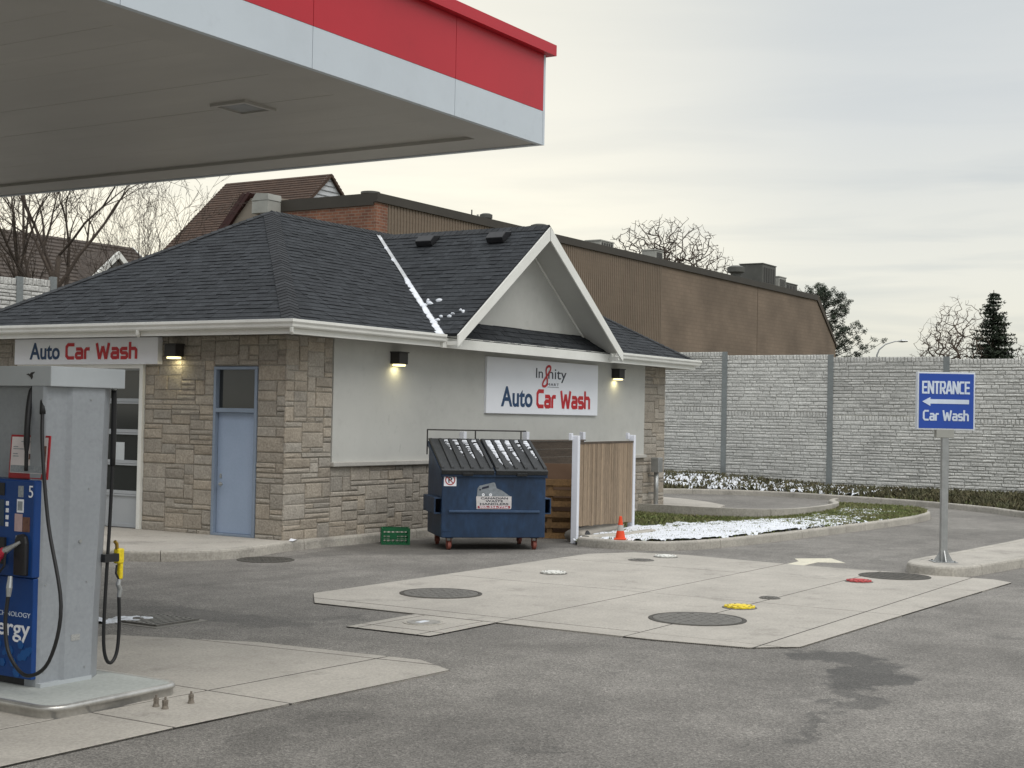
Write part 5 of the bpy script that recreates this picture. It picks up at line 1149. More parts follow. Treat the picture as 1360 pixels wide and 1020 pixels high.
MB().fprism(FD2, [(0.61, 0.965), (0.64, 0.965), (0.64, 0.99), (0.61, 0.985)], 0, 0.002).build('truck_window', black_text_m, dm)
text_part('lettering', 'CANADIAN', FD2, 0.64, 0.822, 0.45, 0.034, black_text_m, dm, 0.0015, bold=0.02); text_part('lettering', 'WASTE', FD2, 0.72, 0.776, 0.29, 0.034, black_text_m, dm, 0.0015, bold=0.02); text_part('lettering', 'HANDLERS', FD2, 0.63, 0.730, 0.47, 0.034, black_text_m, dm, 0.0015, bold=0.02)
MB().fbox(FD2, (0.59, 0.675, 0), (1.13, 0.715, 0.0012)).build('red_strip', M('strip_red', (0.36, 0.07, 0.09), None, 3, 0.5), dm)
text_part('lettering', '905-354-7756', (FD2[0] + V((0, -.0013, 0)), FD2[1], FD2[2], FD2[3]), 0.62, 0.680, 0.48, 0.030, signwhite_m, dm, 0.0012, bold=0.02)

# ================================================================== BIN ENCLOSURE, PALLETS, SMALL THINGS
fn = thing('enclosure_fence', 'weathered vertical board fence panel between two white posts by the snowy island', 'fence', (4.36, -2.80, 0), math.atan2(0.52, 3.13))
FL = math.hypot(3.13, 0.52)
for i, x in enumerate((0.0, FL)):
    h = 1.86
    MB().box((x - .055, -.055, 0), (x + .055, .055, h)).build('post', vinyl_m, fn, bevel=0.008); MB().box((x - .11, .045, h - .08), (x - .03, .10, h + .04)).build('post_bracket', vinyl_m, fn, bevel=0.006)
nb = 26
for i in range(nb):
    x0 = 0.06 + i * (FL - 0.12) / nb; w = (FL - 0.12) / nb
    MB().box((x0 + .005, -.037 + random.uniform(-.006, .004), 0.29 - 0.1 * i / nb + random.uniform(-.01, .01)), (x0 + w - .005, -.012, 1.715)).build('board', wood_m, fn)
MB().box((0.056, -.045, 1.716), (FL - .056, .03, 1.75)).build('top_rail', darkwood_m, fn); MB().box((0.056, -.011, 0.45), (FL - .056, .03, 0.54)).build('rail', darkwood_m, fn); MB().box((0.056, -.011, 1.35), (FL - .056, .03, 1.44)).build('rail', darkwood_m, fn)
f2 = thing('back_fence', 'dark horizontal board fence along the stone wall behind the dumpster', 'fence', (4.40, -0.42, 0))
for x in (0.0, 2.2, 4.45): MB().box((x - .05, -.05, 0), (x + .05, .05, 1.88)).build('post', vinyl_m, f2, bevel=0.008)
for i in range(10): MB().box((0.055, -.075 + random.uniform(-.004, .004), 0.12 + i * .158), (4.395, -.052, 0.2755 + i * .158)).build('board', darkwood_m, f2)
MB().box((0.0, -.085, 1.702), (4.45, -.051, 1.725)).build('top_rail', darkwood_m, f2)
def pallet(loc, rz, tilt, label, i):
    t = thing('pallet', label, 'pallet', loc, rz, None); t.rotation_euler = (tilt, 0, rz)
    for x in (-0.5, -0.045, 0.41): MB().box((x, -0.02, 0), (x + .09, 0.07, 1.05)).build('stringer', pallet_m, t)
    for j in range(6): MB().box((-0.5, -0.04, j * .19), (0.5, -0.021, j * .19 + .10)).build('slat', pallet_m, t)
    for j in range(4): MB().box((-0.5, 0.071, j * .31), (0.5, 0.09, j * .31 + .10)).build('slat', pallet_m, t)
pallet((4.95, -1.95, 0.0), R(-62), -0.10, 'wooden pallet standing on edge, front one between dumpster and white post', 0)
pallet((5.16, -1.84, 0.0), R(-62), -0.10, 'wooden pallet standing on edge, behind the front pallet', 1)
t = thing('cardboard_box', 'flattened brown carton standing behind the pallets against the dark fence', 'carton', (5.6, -1.55, 0), R(-60))
MB().box((-.55, 0, 0), (.5, .05, 1.32)).build('carton', M('cardboard', (0.17, 0.105, 0.068), (0.13, 0.08, 0.05), 2, 0.8), t); MB().box((-.55, -.004, 0.6), (.5, -.001, 0.64)).build('tape', M('tape', (0.2, 0.14, 0.09), None, 2, .4), t)
# rolled tarp lying under the fence
t = thing('rolled_tarp', 'pale rolled tarp lying on the ground under the board fence', 'tarp', (4.62, -2.62, 0.0), math.atan2(0.5, 3))
prof_ = []
mb = MB(); k = 14; n = 12; vs_ = []
for i in range(k):
    for j in range(n):
        a = 6.283 * j / n; r_ = 0.13 * (1 + 0.25 * (fbm(i * .7, j * .8, 3) - .5)); vs_.append((i * 2.4 / (k - 1), r_ * math.cos(a) * 1.3, 0.115 + r_ * math.sin(a) * .85))
mb.add(vs_, [(i * n + j, i * n + (j + 1) % n, (i + 1) * n + (j + 1) % n, (i + 1) * n + j)[::-1] for i in range(k - 1) for j in range(n)] + [tuple(range(n)), tuple(range(k * n - 1, k * n - n - 1, -1))]); mb.build('roll', tan_m, t, smooth=True)
MB().tube([(0.05, -0.16, .05), (0.25, -0.18, 0.16), (0.5, -0.17, 0.03)], 0.035, 8).build('black_strap', black_m, t, smooth=True)
# traffic cone
t = thing('traffic_cone', 'small orange traffic cone with a grey band standing on the kerb', 'traffic cone', (4.05, -3.85, 0.15), 0.4)
MB().box((-.10, -.10, 0), (.10, .10, .025)).build('base', orange_m, t, bevel=0.01)
MB().lathe([(0.085, 0.024), (0.060, 0.15)], n=24).build('cone', orange_m, t, smooth=False); MB().lathe([(0.060, 0.150), (0.043, 0.245)], n=24).build('reflective_band', M('band', (0.45, 0.43, 0.40), None, 4, 0.5), t); MB().lathe([(0.043, 0.245), (0.024, 0.38), (0.018, 0.392)], n=24).build('cone', orange_m, t)
# milk crate
t = thing('milk_crate', 'green plastic milk crate on the asphalt against the stone wall kerb', 'crate', (2.12, -0.62, 0), R(-50))
cw2, cd2, ch2 = 0.22, 0.16, 0.27
for x in (-cw2, cw2):
    for y in (-cd2, cd2): MB().box((x - .018, y - .018, 0), (x + .018, y + .018, ch2)).build('corner', green_m, t)
for z0, z1 in ((0, .03), (.085, .105), (.15, .175), (.225, ch2 + .002)):
    for y in (-cd2, cd2): MB().box((-cw2 + .018, y - .008, z0), (cw2 - .018, y + .008, z1)).build('rail', green_m, t)
    for x in (-cw2, cw2): MB().box((x - .008, -cd2 + .018, z0), (x + .008, cd2 - .018, z1)).build('rail', green_m, t)
for i in range(1, 6):
    for y in (-cd2, cd2): MB().box((-cw2 + i * .0733 - .006, y - .006, .01), (-cw2 + i * .0733 + .006, y + .006, ch2 - .01)).build('bar', green_m, t)
MB().box((-cw2, -cd2, .002), (cw2, cd2, .014)).build('base', green_m, t)
MB().fbox((V((0, -cd2 - .009, 0)), V((1, 0, 0)), Z.copy(), V((0, -1, 0))), (-.10, .10, 0), (.02, .19, .004)).build('logo_plate', green_m, t)
t = thing('litter', 'scrap of white paper lying on the kerb at the building corner', 'litter', (0.12, -0.12, 0.151), 0.4)
MB().add([(-.16, -.03, 0), (0, -.05, .015), (.15, -.03, .002), (.16, .04, .004), (0, .05, .03), (-.15, .04, .004)], [(0, 1, 4, 5), (1, 2, 3, 4)]).build('paper', signwhite_m, t)

# ================================================================== ENTRANCE SIGN
es = thing('entrance_sign', 'square blue entrance sign with white arrow on a grey steel post', 'sign', (4.05, -9.21, 0.147), math.atan2(RT.y, RT.x))
MB().box((-.05, -.05, 0.01), (.05, .05, 1.95)).build('post', metal_m, es, bevel=0.008)
MB().box((-.17, -.17, 0), (.17, .17, .012)).build('base_plate', metal_m, es)
for a in range(4):
    c_, s_ = math.cos(a * math.pi / 2), math.sin(a * math.pi / 2); mb = MB(); mb.fprism((V(), V((c_, s_, 0)), Z.copy(), V((-s_, c_, 0))), [(.05, .012), (.145, .012), (.05, .17)], -.006, .006); mb.build('gusset', metal_m, es)
    MB().lathe([(.014, .012), (.014, .03)], (.13 * (c_ - s_), .13 * (s_ + c_), 0), 6).build('bolt', metal_m, es)
MB().box((-.055, -.0505, 1.35), (.055, .0505, 1.36)).build('strap', metal_m, es); MB().box((-.055, -.0505, 1.58), (.055, .0505, 1.59)).build('strap', metal_m, es)
MB().box((-.14, -.06, 1.83), (.12, .07, 1.955)).build('bracket', acpale_m, es, bevel=0.006)
SZ = 1.945; SW = 0.425
MB().box((-SW, -.05, SZ), (SW, .06, SZ + .85)).build('cabinet', M('sign_rim', (0.70, 0.74, 0.80), None, 2, 0.4), es, bevel=0.006)
MB().box((-SW + .022, -.053, SZ + .022), (SW - .022, -.045, SZ + .828)).build('face', blue_m, es)
FS = (V((0, -.0535, SZ)), V((1, 0, 0)), Z.copy(), V((0, -1, 0)))
square_text('letters', 'ENTRANCE', FS, -0.355, 0.53, 0.70, 0.19, pale_m, es, 0.155, 0.003, 0.10)
square_text('letters', 'Car Wash', FS, -0.34, 0.135, 0.67, 0.155, pale_m, es, 0.17, 0.003)
MB().fprism(FS, [(-.355, .415), (-.235, .35), (-.235, .385), (.335, .385), (.335, .45), (-.235, .45), (-.235, .48)], 0, .003).build('arrow', pale_m, es)

# ================================================================== BOUNDARY WALLS
def precast_rows(x0, x1, z0, z1, rnd):
    out = []; z = z0
    while z < z1 - .03:
        h = min(rnd.choice((0.075, 0.09, 0.10, 0.12)), z1 - z)
        if z1 - z - h < .05: h = z1 - z
        x = x0
        while x < x1 - .01:
            w = rnd.choice((0.22, 0.3, 0.38, 0.5, 0.62)); w = min(w, x1 - x)
            if x1 - x - w < .12: w = x1 - x
            out.append((x, z, w, h)); x += w
        z += h
    return out
def boundary_wall(name, label, fr, bays, posts, seed, nobj, order):
    """panels of imitation stone between steel posts; fr maps (along, height, out)"""
    root = thing(name, label, 'wall', tuple(fr[0])); f0 = (V(), fr[1], fr[2], fr[3]); rnd = random.Random(seed); allst = []
    for i, (a, b, zb, zt) in enumerate(bays):
        mid = zb + (zt - zb) * 0.56
        for z0, z1 in ((zb, mid), (mid + .004, zt)):
            pn = MB().fbox(f0, (a + .03, z0, -0.10), (b - .03, z1, 0.0)).build('panel', noiseback_m, root)
            for r in precast_rows(a + .04, b - .04, z0, z1 - .16, rnd): allst.append((i, pn, r))
            x = a + .04                                   # upright course along the top of each panel
            while x < b - .1:
                w = rnd.uniform(.085, .12); allst.append((i, pn, (x, z1 - .16, min(w, b - .04 - x), .16))); x += w
    allst.sort(key=lambda q: (order(q[0]), -q[2][2] * q[2][3]))
    pt = {}
    tn = lambda pn: 0.55 * rnd.random() + 0.45 * pt.setdefault(pn.name, rnd.random())
    for i, pn, r in allst[:nobj]:
        mb = MB(); stone_mesh(mb, f0, *r, rnd, d=0.024, gap=0.0045, tone=tn(pn)); mb.build('stone', noise_m, pn, tone=True)
    mb = MB()
    for i, pn, r in allst[nobj:]: stone_mesh(mb, f0, *r, rnd, d=0.024, gap=0.0045, tone=tn(pn))
    if mb.v: mb.build('stones', noise_m, root, tone=True, kind='stuff')
    for x, zt in posts:
        p = MB(); p.fbox(f0, (x - .09, -.3, .03), (x + .09, zt, .045)); p.fbox(f0, (x - .012, -.3, -.12), (x + .012, zt, .03)); p.build('post', steelpost_m, root, bevel=0.004)
fw = frame((25.0, 0, 0), (0, -1, 0), (-1, 0, 0))          # along = -v
bays = [(-10.9, -6.95, .40, 4.46), (-6.95, -3.46, .40, 4.36), (-3.46, 0.01, .26, 4.25), (0.01, 3.5, .17, 4.17), (3.5, 7.0, .17, 4.10), (7.0, 10.5, .17, 4.05), (10.5, 14.0, .15, 4.0)]
boundary_wall('boundary_wall', 'long grey imitation-stone boundary wall with steel posts behind the driveway', fw, bays, [(-6.95, 4.46), (-3.46, 4.36), (0.01, 4.25), (3.5, 4.17), (7.0, 4.10), (10.5, 4.05), (14, 4.0)], 61, 300, lambda i: {3: 0, 4: 1, 2: 2, 1: 3}.get(i, 9))
fw2 = frame((0, 11.0, 0), (1, 0, 0), (0, -1, 0))
boundary_wall('boundary_wall', 'taller grey imitation-stone boundary wall end showing above the left roof edge', fw2, [(-4.5, 0.3, 0, 5.0), (0.3, 3.78, 0, 5.0), (3.78, 4.71, 0, 5.04), (4.71, 9, 0, 3.9), (9, 13, 0, 3.9), (13, 17, 0, 3.9), (17, 21, .2, 3.9), (21, 24.9, .3, 4.0)],
              [(0.3, 5.02), (3.78, 5.04), (4.71, 5.12), (9, 3.9), (13, 3.9), (17, 3.9), (21, 3.95)], 62, 120, lambda i: {2: 0, 1: 1}.get(i, 9))

# ================================================================== BUILDINGS BEYOND THE WALL
bb = thing('brick_building', 'long flat-roofed brown brick building with ribbed siding beyond the boundary wall', 'building', (28.7, 20.25, 0))
b0_ = V((28.7, 20.25, 0))
fb = (V((0, 0, 0)), V((1, 0, 0)), Z.copy(), V((0, -1, 0)))
L1, L2, HT = 50.3, 54.2, 10.97
MB().fprism(fb, [(0, -.25), (L2, -.25), (L2, 7.97), (L1, HT), (0, HT)], -6.0, 0.0).build('wall', tanbrick_m, bb)
MB().box((-.01, -.012, -.25), (.75, 6.02, HT - .3)).build('brick_end_wall', redbrick_m, bb)
rib = MB(); x = 0.8
while x < 26:
    rib.box((x, -.022, 5.5), (x + .10, -.001, HT - .30)); x += 0.21
rib.build('siding_ribs', siding_m, bb, kind='stuff')
MB().box((-.06, -.10, HT - .30), (L1 - .1, .1, HT + .06)).build('fascia', dark_fascia_m, bb); MB().box((-.061, .1, HT - .42), (.25, 5.6, HT + .06)).build('fascia', dark_fascia_m, bb)
MB().fprism(fb, [(L1 - .1, HT + .06), (L1 - .1, HT - .3), (L2 - .2, 7.85), (L2 - .02, 7.6), (L2 + .2, 7.75), (L1 + .1, HT + .07)], -6.2, .08).build('sloped_coping', M('end_coping', (0.075, 0.06, 0.045), None, 1, 0.7), bb)
for x in (39.6,): MB().box((x, -.012, .5), (x + .05, -.001, HT - .31)).build('control_joint', M('dark_joint%d' % int(x), (0.13, 0.098, 0.07), None, 1, 0.9), bb)
MB().box((44.3, -.02, 4.6), (L2 - .1, -.001, 4.75)).build('string_course', M('string_course', (0.26, 0.19, 0.125), None, 1, 0.9), bb)
# sloping near end with tan wall and maroon rake boards
fe = (V((0, 0, 0)), V((0, 1, 0)), Z.copy(), V((-1, 0, 0)))
MB().fprism(fe, [(5.5, 6), (9.5, 6), (8.14, 9.82), (6.73, 11.25), (5.5, 11.25)], -3.0, -.05).build('end_wall', M('beige_render', (0.26, 0.225, 0.185), None, 1, 0.9), bb)
for d in (0, .32): MB().fprism(fe, [(6.60 + d, 11.45), (6.78 + d, 11.5), (10.4 + d, 7.6), (10.2 + d, 7.5)], -.3 + d * .5, .12 - d * .2).build('rake_board', maroon_m, bb)
vh = bpy.data.objects.new('vent_hood', None); col.objects.link(vh); vh.parent = bb
MB().box((-.85, 4.95, 10.42), (-.02, 5.85, 10.95)).build('duct', acpale_m, vh, bevel=.02); MB().fprism((V(), V((0, 1, 0)), Z.copy(), V((-1, 0, 0))), [(4.93, 10.96), (5.87, 10.96), (5.62, 11.27), (4.98, 11.22)], 0.02, .86).build('hood_cap', acpale_m, vh)
# rooftop equipment
def unit(name, label, x, y, w, d, h, mat, cat='rooftop unit', z=HT + .03, shape='box'):
    t = thing(name, label, cat, tuple(b0_ + V((x, y, z))))
    if shape == 'box':
        MB().box((-w / 2, -d / 2, 0), (w / 2, d / 2, h)).build('casing', mat, t, bevel=.04)
        for k in range(5): MB().box((-w / 2 + .1 * w + k * .17 * w, -d / 2 - .02, .15 * h), (-w / 2 + .1 * w + k * .17 * w + .1 * w, -d / 2 - .001, .85 * h)).build('louvre', dark_m, t)
        MB().box((-w / 2 - .03, -d / 2 - .03, h), (w / 2 + .03, d / 2 + .03, h + .06)).build('cap', mat, t)
    elif shape == 'mushroom':
        MB().lathe([(w * .3, 0), (w * .3, h * .5)], n=16).build('stack', mat, t); MB().lathe([(w * .3, h * .5), (w * .5, h * .6), (w * .5, h * .9), (w * .3, h)], n=16).build('hood', mat, t)
    return t
RD = unit; 
MB().box((0, 0, 0), (1, 1, 1))
structure_ = MB().box((.76, .1, HT - .4), (L1 - .2, 5.9, HT + .03)).build('roof', M('roof_gravel', (.16, .15, .13), None, 1, .9), bb)
unit('rooftop_unit', 'tall dark rooftop unit, larger of the pair on the brick building', 42.5, 1.2, 2.3, 1.6, 1.35, ac_m)
unit('rooftop_unit', 'small pale rooftop unit beside the tall dark one', 45.6, 1.2, 1.3, 1.0, .85, acpale_m)
unit('rooftop_unit', 'low flat rooftop box at the far end of the brick building', 51.6 - 3.0, 2.2, 3.4, 1.5, .75, ac_m)
unit('roof_ventilator', 'dark mushroom ventilator next to the tall rooftop unit', 38.9, 1.2, 1.1, 1, 1.0, ac_m, 'ventilator', shape='mushroom')
unit('rooftop_unit', 'small pale box vent in front of the bare tree branches', 27.1, 1.2, .9, .9, .65, acpale_m)
unit('rooftop_unit', 'low pale rooftop box just past the white gable peak', 20.9, 1.2, 1.5, .9, .45, acpale_m)
unit('roof_ventilator', 'dark round ventilator by the gable slope edge', 14.4, 1.0, .9, 1, .6, ac_m, 'ventilator', shape='mushroom')
unit('roof_ventilator', 'small round ventilator with thin pipes on the ribbed building', 9.9, 1.2, .6, 1, .55, ac_m, 'ventilator', shape='mushroom')
unit('roof_ventilator', 'low dark dome ventilator above the brick corner', .9, 1.0, .8, 1, .28, ac_m, 'ventilator', shape='mushroom')
t = thing('vent_pipe', 'thin bent vent pipes on the ribbed building roof', 'vent pipe', tuple(b0_ + V((9.2, 1.2, HT)))); MB().tube([(0, 0, 0), (0, 0, .45)], .05, 8).build('pipe', acpale_m, t); MB().tube([(-.5, 0, 0), (-.5, 0, .6)], .03, 8).build('pipe', dark_m, t); MB().tube([(0, 0, .3), (.35, 0, .32)], .05, 8).build('pipe', acpale_m, t)

def gable_house(name, label, u0, u1, v0, v1, ze, zr, along, wall_m, roof_m, gable_m, ov=.4, rk=white_m):
    """house with a ridge along X or Y"""
    h = thing(name, label, 'house', (u0, v0, 0)); du, dv_ = u1 - u0, v1 - v0
    MB().box((0, 0, -.25), (du, dv_, ze)).build('wall', wall_m, h)
    if along == 'y':
        c = du / 2; sl_ = (zr - ze) / c
        gp_ = [(0, ze), (du, ze), (c, zr)]
        for y in (0.0, dv_): MB().fprism((V((0, y, 0)), V((1, 0, 0)), Z.copy(), V((0, -1, 0))), gp_, -.02, .02).build('gable_end', gable_m, h)
        for s_ in (0, 1):
            x1_ = -ov if s_ == 0 else du + ov; z1_ = ze - sl_ * ov; n_ = int(math.hypot(c + ov, zr - z1_) / .22)
            MB().add([(c, -ov * .5, zr), (x1_, -ov * .5, z1_), (x1_, dv_ + ov * .5, z1_), (c, dv_ + ov * .5, zr)] + [(c, -ov * .5, zr - .15), (x1_, -ov * .5, z1_ - .15), (x1_, dv_ + ov * .5, z1_ - .15), (c, dv_ + ov * .5, zr - .15)], [(0, 1, 2, 3), (4, 7, 6, 5), (0, 4, 5, 1), (1, 5, 6, 2), (2, 6, 7, 3)]).build('roof_slope', roof_m, h)
            mb = MB()
            for k_ in range(n_):
                t_ = (k_ + 1) / n_; x_ = c + (x1_ - c) * t_; z_ = zr + (z1_ - zr) * t_; xx = c + (x1_ - c) * (t_ - .8 / n_); zz_ = zr + (z1_ - zr) * (t_ - .8 / n_)
                mb.add([(x_, -ov * .5, z_ + .05), (x_, dv_ + ov * .5, z_ + .05), (xx, dv_ + ov * .5, zz_ + .012), (xx, -ov * .5, zz_ + .012), (x_, -ov * .5, z_), (x_, dv_ + ov * .5, z_)], [(0, 1, 2, 3), (0, 4, 5, 1)])
            mb.build('shingle_courses', roof_m, h, kind='stuff')
    return h
hs = gable_house('row_house', 'house with steep brown shingled roof and white sided gable behind the brick building', 35.6, 44.4, 31.95, 38.75, 10.4, 14.36, 'y', M('house_brick', (.2, .11, .08), None, 1, .9), brown_roof_m, M('white_siding', (0.62, 0.64, 0.66), None, 2, .6))
mb = MB()
for k_ in range(14): z_ = 10.6 + k_ * .26; wd = (14.2 - z_) * 1.08; mb.box((4.4 - wd, -.06, z_), (4.4 + wd, -.02, z_ + .03))
mb.build('siding_lines', M('siding_line', (.25, .26, .27), None, 2, .6), hs)
# low house with long dark roof at the left, ridge along X
h2_ = thing('row_house', 'house with long weathered dark roof and pale rake boards behind the bare trees', 'house', (9, 20.6, 0))
MB().box((0, 0, -.25), (10.2, 7.2, 5.3)).build('wall', M('house_wall', (.16, .14, .12), None, 1, .9), h2_)
for s_ in (0, 1):
    ye, yr, ze, zr = (-.5 if s_ == 0 else 7.7), 3.6, 4.9, 8.0
    MB().add([(-.3, yr, zr), (10.5, yr, zr), (10.5, ye, ze), (-.3, ye, ze), (-.3, yr, zr - .15), (10.5, yr, zr - .15), (10.5, ye, ze - .15), (-.3, ye, ze - .15)], [(3, 2, 1, 0), (4, 5, 6, 7), (3, 7, 6, 2), (2, 6, 5, 1), (0, 4, 7, 3)]).build('roof_slope', housedark_m, h2_)
    MB().add([(10.51, yr, zr + .03), (10.51, ye, ze + .03), (10.51, ye, ze - .22), (10.51, yr, zr - .25), (10.56, yr, zr + .03), (10.56, ye, ze + .03), (10.56, ye, ze - .22), (10.56, yr, zr - .25)], [(0, 1, 2, 3), (7, 6, 5, 4), (0, 4, 5, 1), (1, 5, 6, 2), (2, 6, 7, 3)]).build('rake_board', white_m, h2_)
    mb = MB(); n_ = 22
    for k_ in range(n_):
        t_ = (k_ + 1) / n_; y_ = yr + (ye - yr) * t_; z_ = zr + (ze - zr) * t_; y2 = yr + (ye - yr) * (t_ - .8 / n_); z2 = zr + (ze - zr) * (t_ - .8 / n_)
        mb.add([(-.3, y_, z_ + .045), (10.5, y_, z_ + .045), (10.5, y2, z2 + .012), (-.3, y2, z2 + .012), (-.3, y_, z_), (10.5, y_, z_)], [(0, 1, 2, 3), (0, 4, 5, 1)])
    mb.build('shingle_courses', housedark_m, h2_, kind='stuff')
MB().fprism((V((10.2, 0, 0)), V((0, 1, 0)), Z.copy(), V((1, 0, 0))), [(0, 5.3), (7.2, 5.3), (3.6, 7.9)], 0, .02).build('gable_end', M('gable_grey', (.12, .12, .115), None, 1, .9), h2_)
# dormer with pale rake boards on the near slope
dmr = bpy.data.objects.new('dormer', None); col.objects.link(dmr); dmr.parent = h2_; dmr.location = (7.4, 1.0, 5.9)
MB().fprism((V((0, 0, 0)), V((1, 0, 0)), Z.copy(), V((0, -1, 0))), [(-1.1, -.5), (1.1, -.5), (1.1, .3), (0, 1.25), (-1.1, .3)], -2.2, 0).build('cheek', MATS['gable_grey'], dmr)
for s_ in (-1, 1):
    MB().fprism((V((0, 0, 0)), V((1, 0, 0)), Z.copy(), V((0, -1, 0))), ccw([(0, 1.30), (0, 1.52), (s_ * 1.45, .27), (s_ * 1.45, .05)]), 0.0, .12).build('rake_board', white_m, dmr)
    MB().fprism((V((0, 0, 0)), V((1, 0, 0)), Z.copy(), V((0, -1, 0))), ccw([(0, 1.46), (0, 1.56), (s_ * 1.5, .28), (s_ * 1.5, .18)]), -2.3, -.001).build('dormer_roof', housedark_m, dmr)

# ================================================================== TREES
def bare_tree(name, label, base, height, seed, spread=0.55, levels=5, r0=0.12, lean=(0, 0), mat=bark_m, fork=0.35, mult=2, twig=0.006, up=0.25, dens=1.0, rad=None, kid=1):
    """trunk and recursively forking limbs, scaled to the given height"""
    rnd = random.Random(seed); t = thing(name, label, 'tree', tuple(base)); trunk = MB(); crown = MB()
    def grow(p, d, L_, r_, lev):
        n = (7, 6, 5, 4, 3, 3)[lev]; pts = [p.copy()]; rad = [r_]; q = p.copy(); dd = d.copy(); kids = []
        for i in range(n):
            dd = (dd + V((rnd.gauss(0, .13), rnd.gauss(0, .13), rnd.gauss(0, .06) + up * .16))).normalized(); q = q + dd * (L_ / n); pts.append(q.copy()); rad.append(max(twig * .6, r_ * (1 - 0.68 * (i + 1) / n)))
            if (i + 1) / n > (fork if lev == 0 else .2): kids.append((q.copy(), dd.copy(), rad[-1]))
        (trunk if lev == 0 else crown).tube(pts, rad, 8 if lev == 0 else (6 if lev == 1 else (4 if lev == 2 else 3)), caps=lev < 2)
        if lev >= levels: return
        for kp, kd, kr in kids:
            for _ in range(mult if lev < 1 else (kid if lev < 3 else rnd.choice((1, 1, 2)))):
                if rnd.random() < dens * (0.95, 0.92, 0.85, 0.75, .7)[lev]:
                    ax = kd.orthogonal().normalized(); ax.rotate(Matrix.Rotation(rnd.random() * 6.283, 3, kd)); nd = (kd + ax * rnd.uniform(.5, 1.15) * spread * 1.5).normalized()
                    grow(kp, nd, L_ * rnd.uniform(.42, .68), max(twig, kr * rnd.uniform(.55, .78)), lev + 1)
    grow(V((0, 0, -.2)), V((lean[0], lean[1], 1)).normalized(), height * .62, r0, 0)
    zm = max(v[2] for v in crown.v); k_ = height / zm
    rs = sorted(math.hypot(v[0], v[1]) for v in crown.v); kx = k_ if rad is None else rad / rs[int(len(rs) * .97)]
    for mb_ in (trunk, crown): mb_.v = [(v[0] * kx, v[1] * kx, v[2] * k_) for v in mb_.v]
    trunk.build('trunk', mat, t, smooth=True); crown.build('branches', mat, t)
    return t
bare_tree('bare_tree', 'bare tree with dark forked trunk rising behind the taller wall end', (6.9, 13.7, 0), 11.5, 6, .50, 5, .22, (-.02, .02), fork=.45, mult=3, twig=.0075, dens=.96)
bare_tree('bare_tree', 'slender bare tree in front of the pale dormer boards', (10.6, 15.4, 0), 10.5, 14, .55, 5, .12, (.04, -.05), fork=.45, mult=3, twig=.007, dens=.9)
bare_tree('bare_tree', 'bare tree with arching twigs next to the steep brown roof', (19.3, 22.6, 0), 12.5, 29, .62, 5, .18, (.0, .02), fork=.45, mult=3, twig=.009, dens=.92, rad=3.4)
def crown_tree(name, label, base, hb, cz, rx, rz, n, seed, r_twig, mat, stems=1, bend=.5):
    """fine-twigged crown: points spread through an egg-shaped crown, each joined to the nearest branch already grown"""
    rnd = random.Random(seed); t = thing(name, label, 'tree', tuple(base)); P = []; par = []
    for st in range(stems):
        a = 6.283 * st / max(1, stems); off_ = V((math.cos(a), math.sin(a), 0)) * (0 if stems == 1 else rx * .18); last = -1
        for k in range(7):
            P.append(V((rnd.gauss(0, .05), rnd.gauss(0, .05), -.2 + (hb + .2) * k / 6)) + off_ * (k / 6 + .3)); par.append(last); last = len(P) - 1
    ntr = len(P); pts = []
    while len(pts) < n:
        d = V((rnd.gauss(0, 1), rnd.gauss(0, 1), rnd.gauss(0, 1))).normalized(); q = rnd.random() ** .42
        p = V((d.x * rx * q, d.y * rx * q, cz + d.z * rz * q))
        if p.z > hb * .9: pts.append(p)
    top = P[6]; pts.sort(key=lambda p: (p - top).length + rnd.gauss(0, .25))
    A = np.zeros((len(P) + 2 * len(pts), 3)); A[:len(P)] = [tuple(q) for q in P]; cnt = len(P)
    for p in pts:
        d_ = A[:cnt] - np.array(p); best = int(np.argmin((d_ ** 2).sum(1) + 1.2 * np.maximum(0, d_[:, 2]) ** 2))
        q = P[best]; dist = (p - q).length; m_ = (p + q) / 2 + V((rnd.gauss(0, .05), rnd.gauss(0, .05), -bend * .1)) * dist
        P.append(m_); par.append(best); P.append(p); par.append(len(P) - 2); A[cnt] = m_; A[cnt + 1] = p; cnt += 2
    w = [1.0] * len(P)
    for i in range(len(P) - 1, -1, -1):
        if par[i] >= 0: w[par[i]] += w[i]
    rr = [r_twig * (x ** .37) for x in w]; tb, cb = MB(), MB()
    for i in range(len(P)):
        if par[i] >= 0: (tb if i < ntr else cb).tube([P[par[i]], P[i]], [min(rr[par[i]], rr[i] * 1.5), rr[i]], 6 if rr[i] > r_twig * 5 else 3, caps=False)
    tb.build('trunk', mat, t, smooth=True); cb.build('branches', mat, t)
def leaf_clump(mb, c, r_, n, rnd, size, flat=1.0):
    for _ in range(n):
        d = V((rnd.gauss(0, 1), rnd.gauss(0, 1), rnd.gauss(0, 1) * flat)); p = c + d.normalized() * r_ * rnd.random() ** .5; a = V((rnd.gauss(0, 1), rnd.gauss(0, 1), rnd.gauss(0, 1))).normalized() * size * rnd.uniform(.6, 1.3); b = a.orthogonal().normalized() * size * .35
        mb.add([p - b, p + b, p + a], [(0, 1, 2)], rnd.random())
crown_tree('bare_tree', 'wide bare tree crown rising above the brick building roof', (82.0, 33.4, 0), 9.0, 12.4, 5.6, 5.4, 3800, 35, .0115, bark_m)
crown_tree('bare_tree', 'pale thin bare tree beside the dark spruce', (53.2, 3.8, 0), 2.6, 5.6, 1.7, 2.9, 1300, 41, .0055, barkpale_m, 3, .2)
crown_tree('bare_tree', 'pale bare tree between the lamp and the first pale tree', (53.2, 4.7, 0), 2.4, 4.9, 1.4, 2.6, 1000, 43, .0055, barkpale_m, 3, .2)
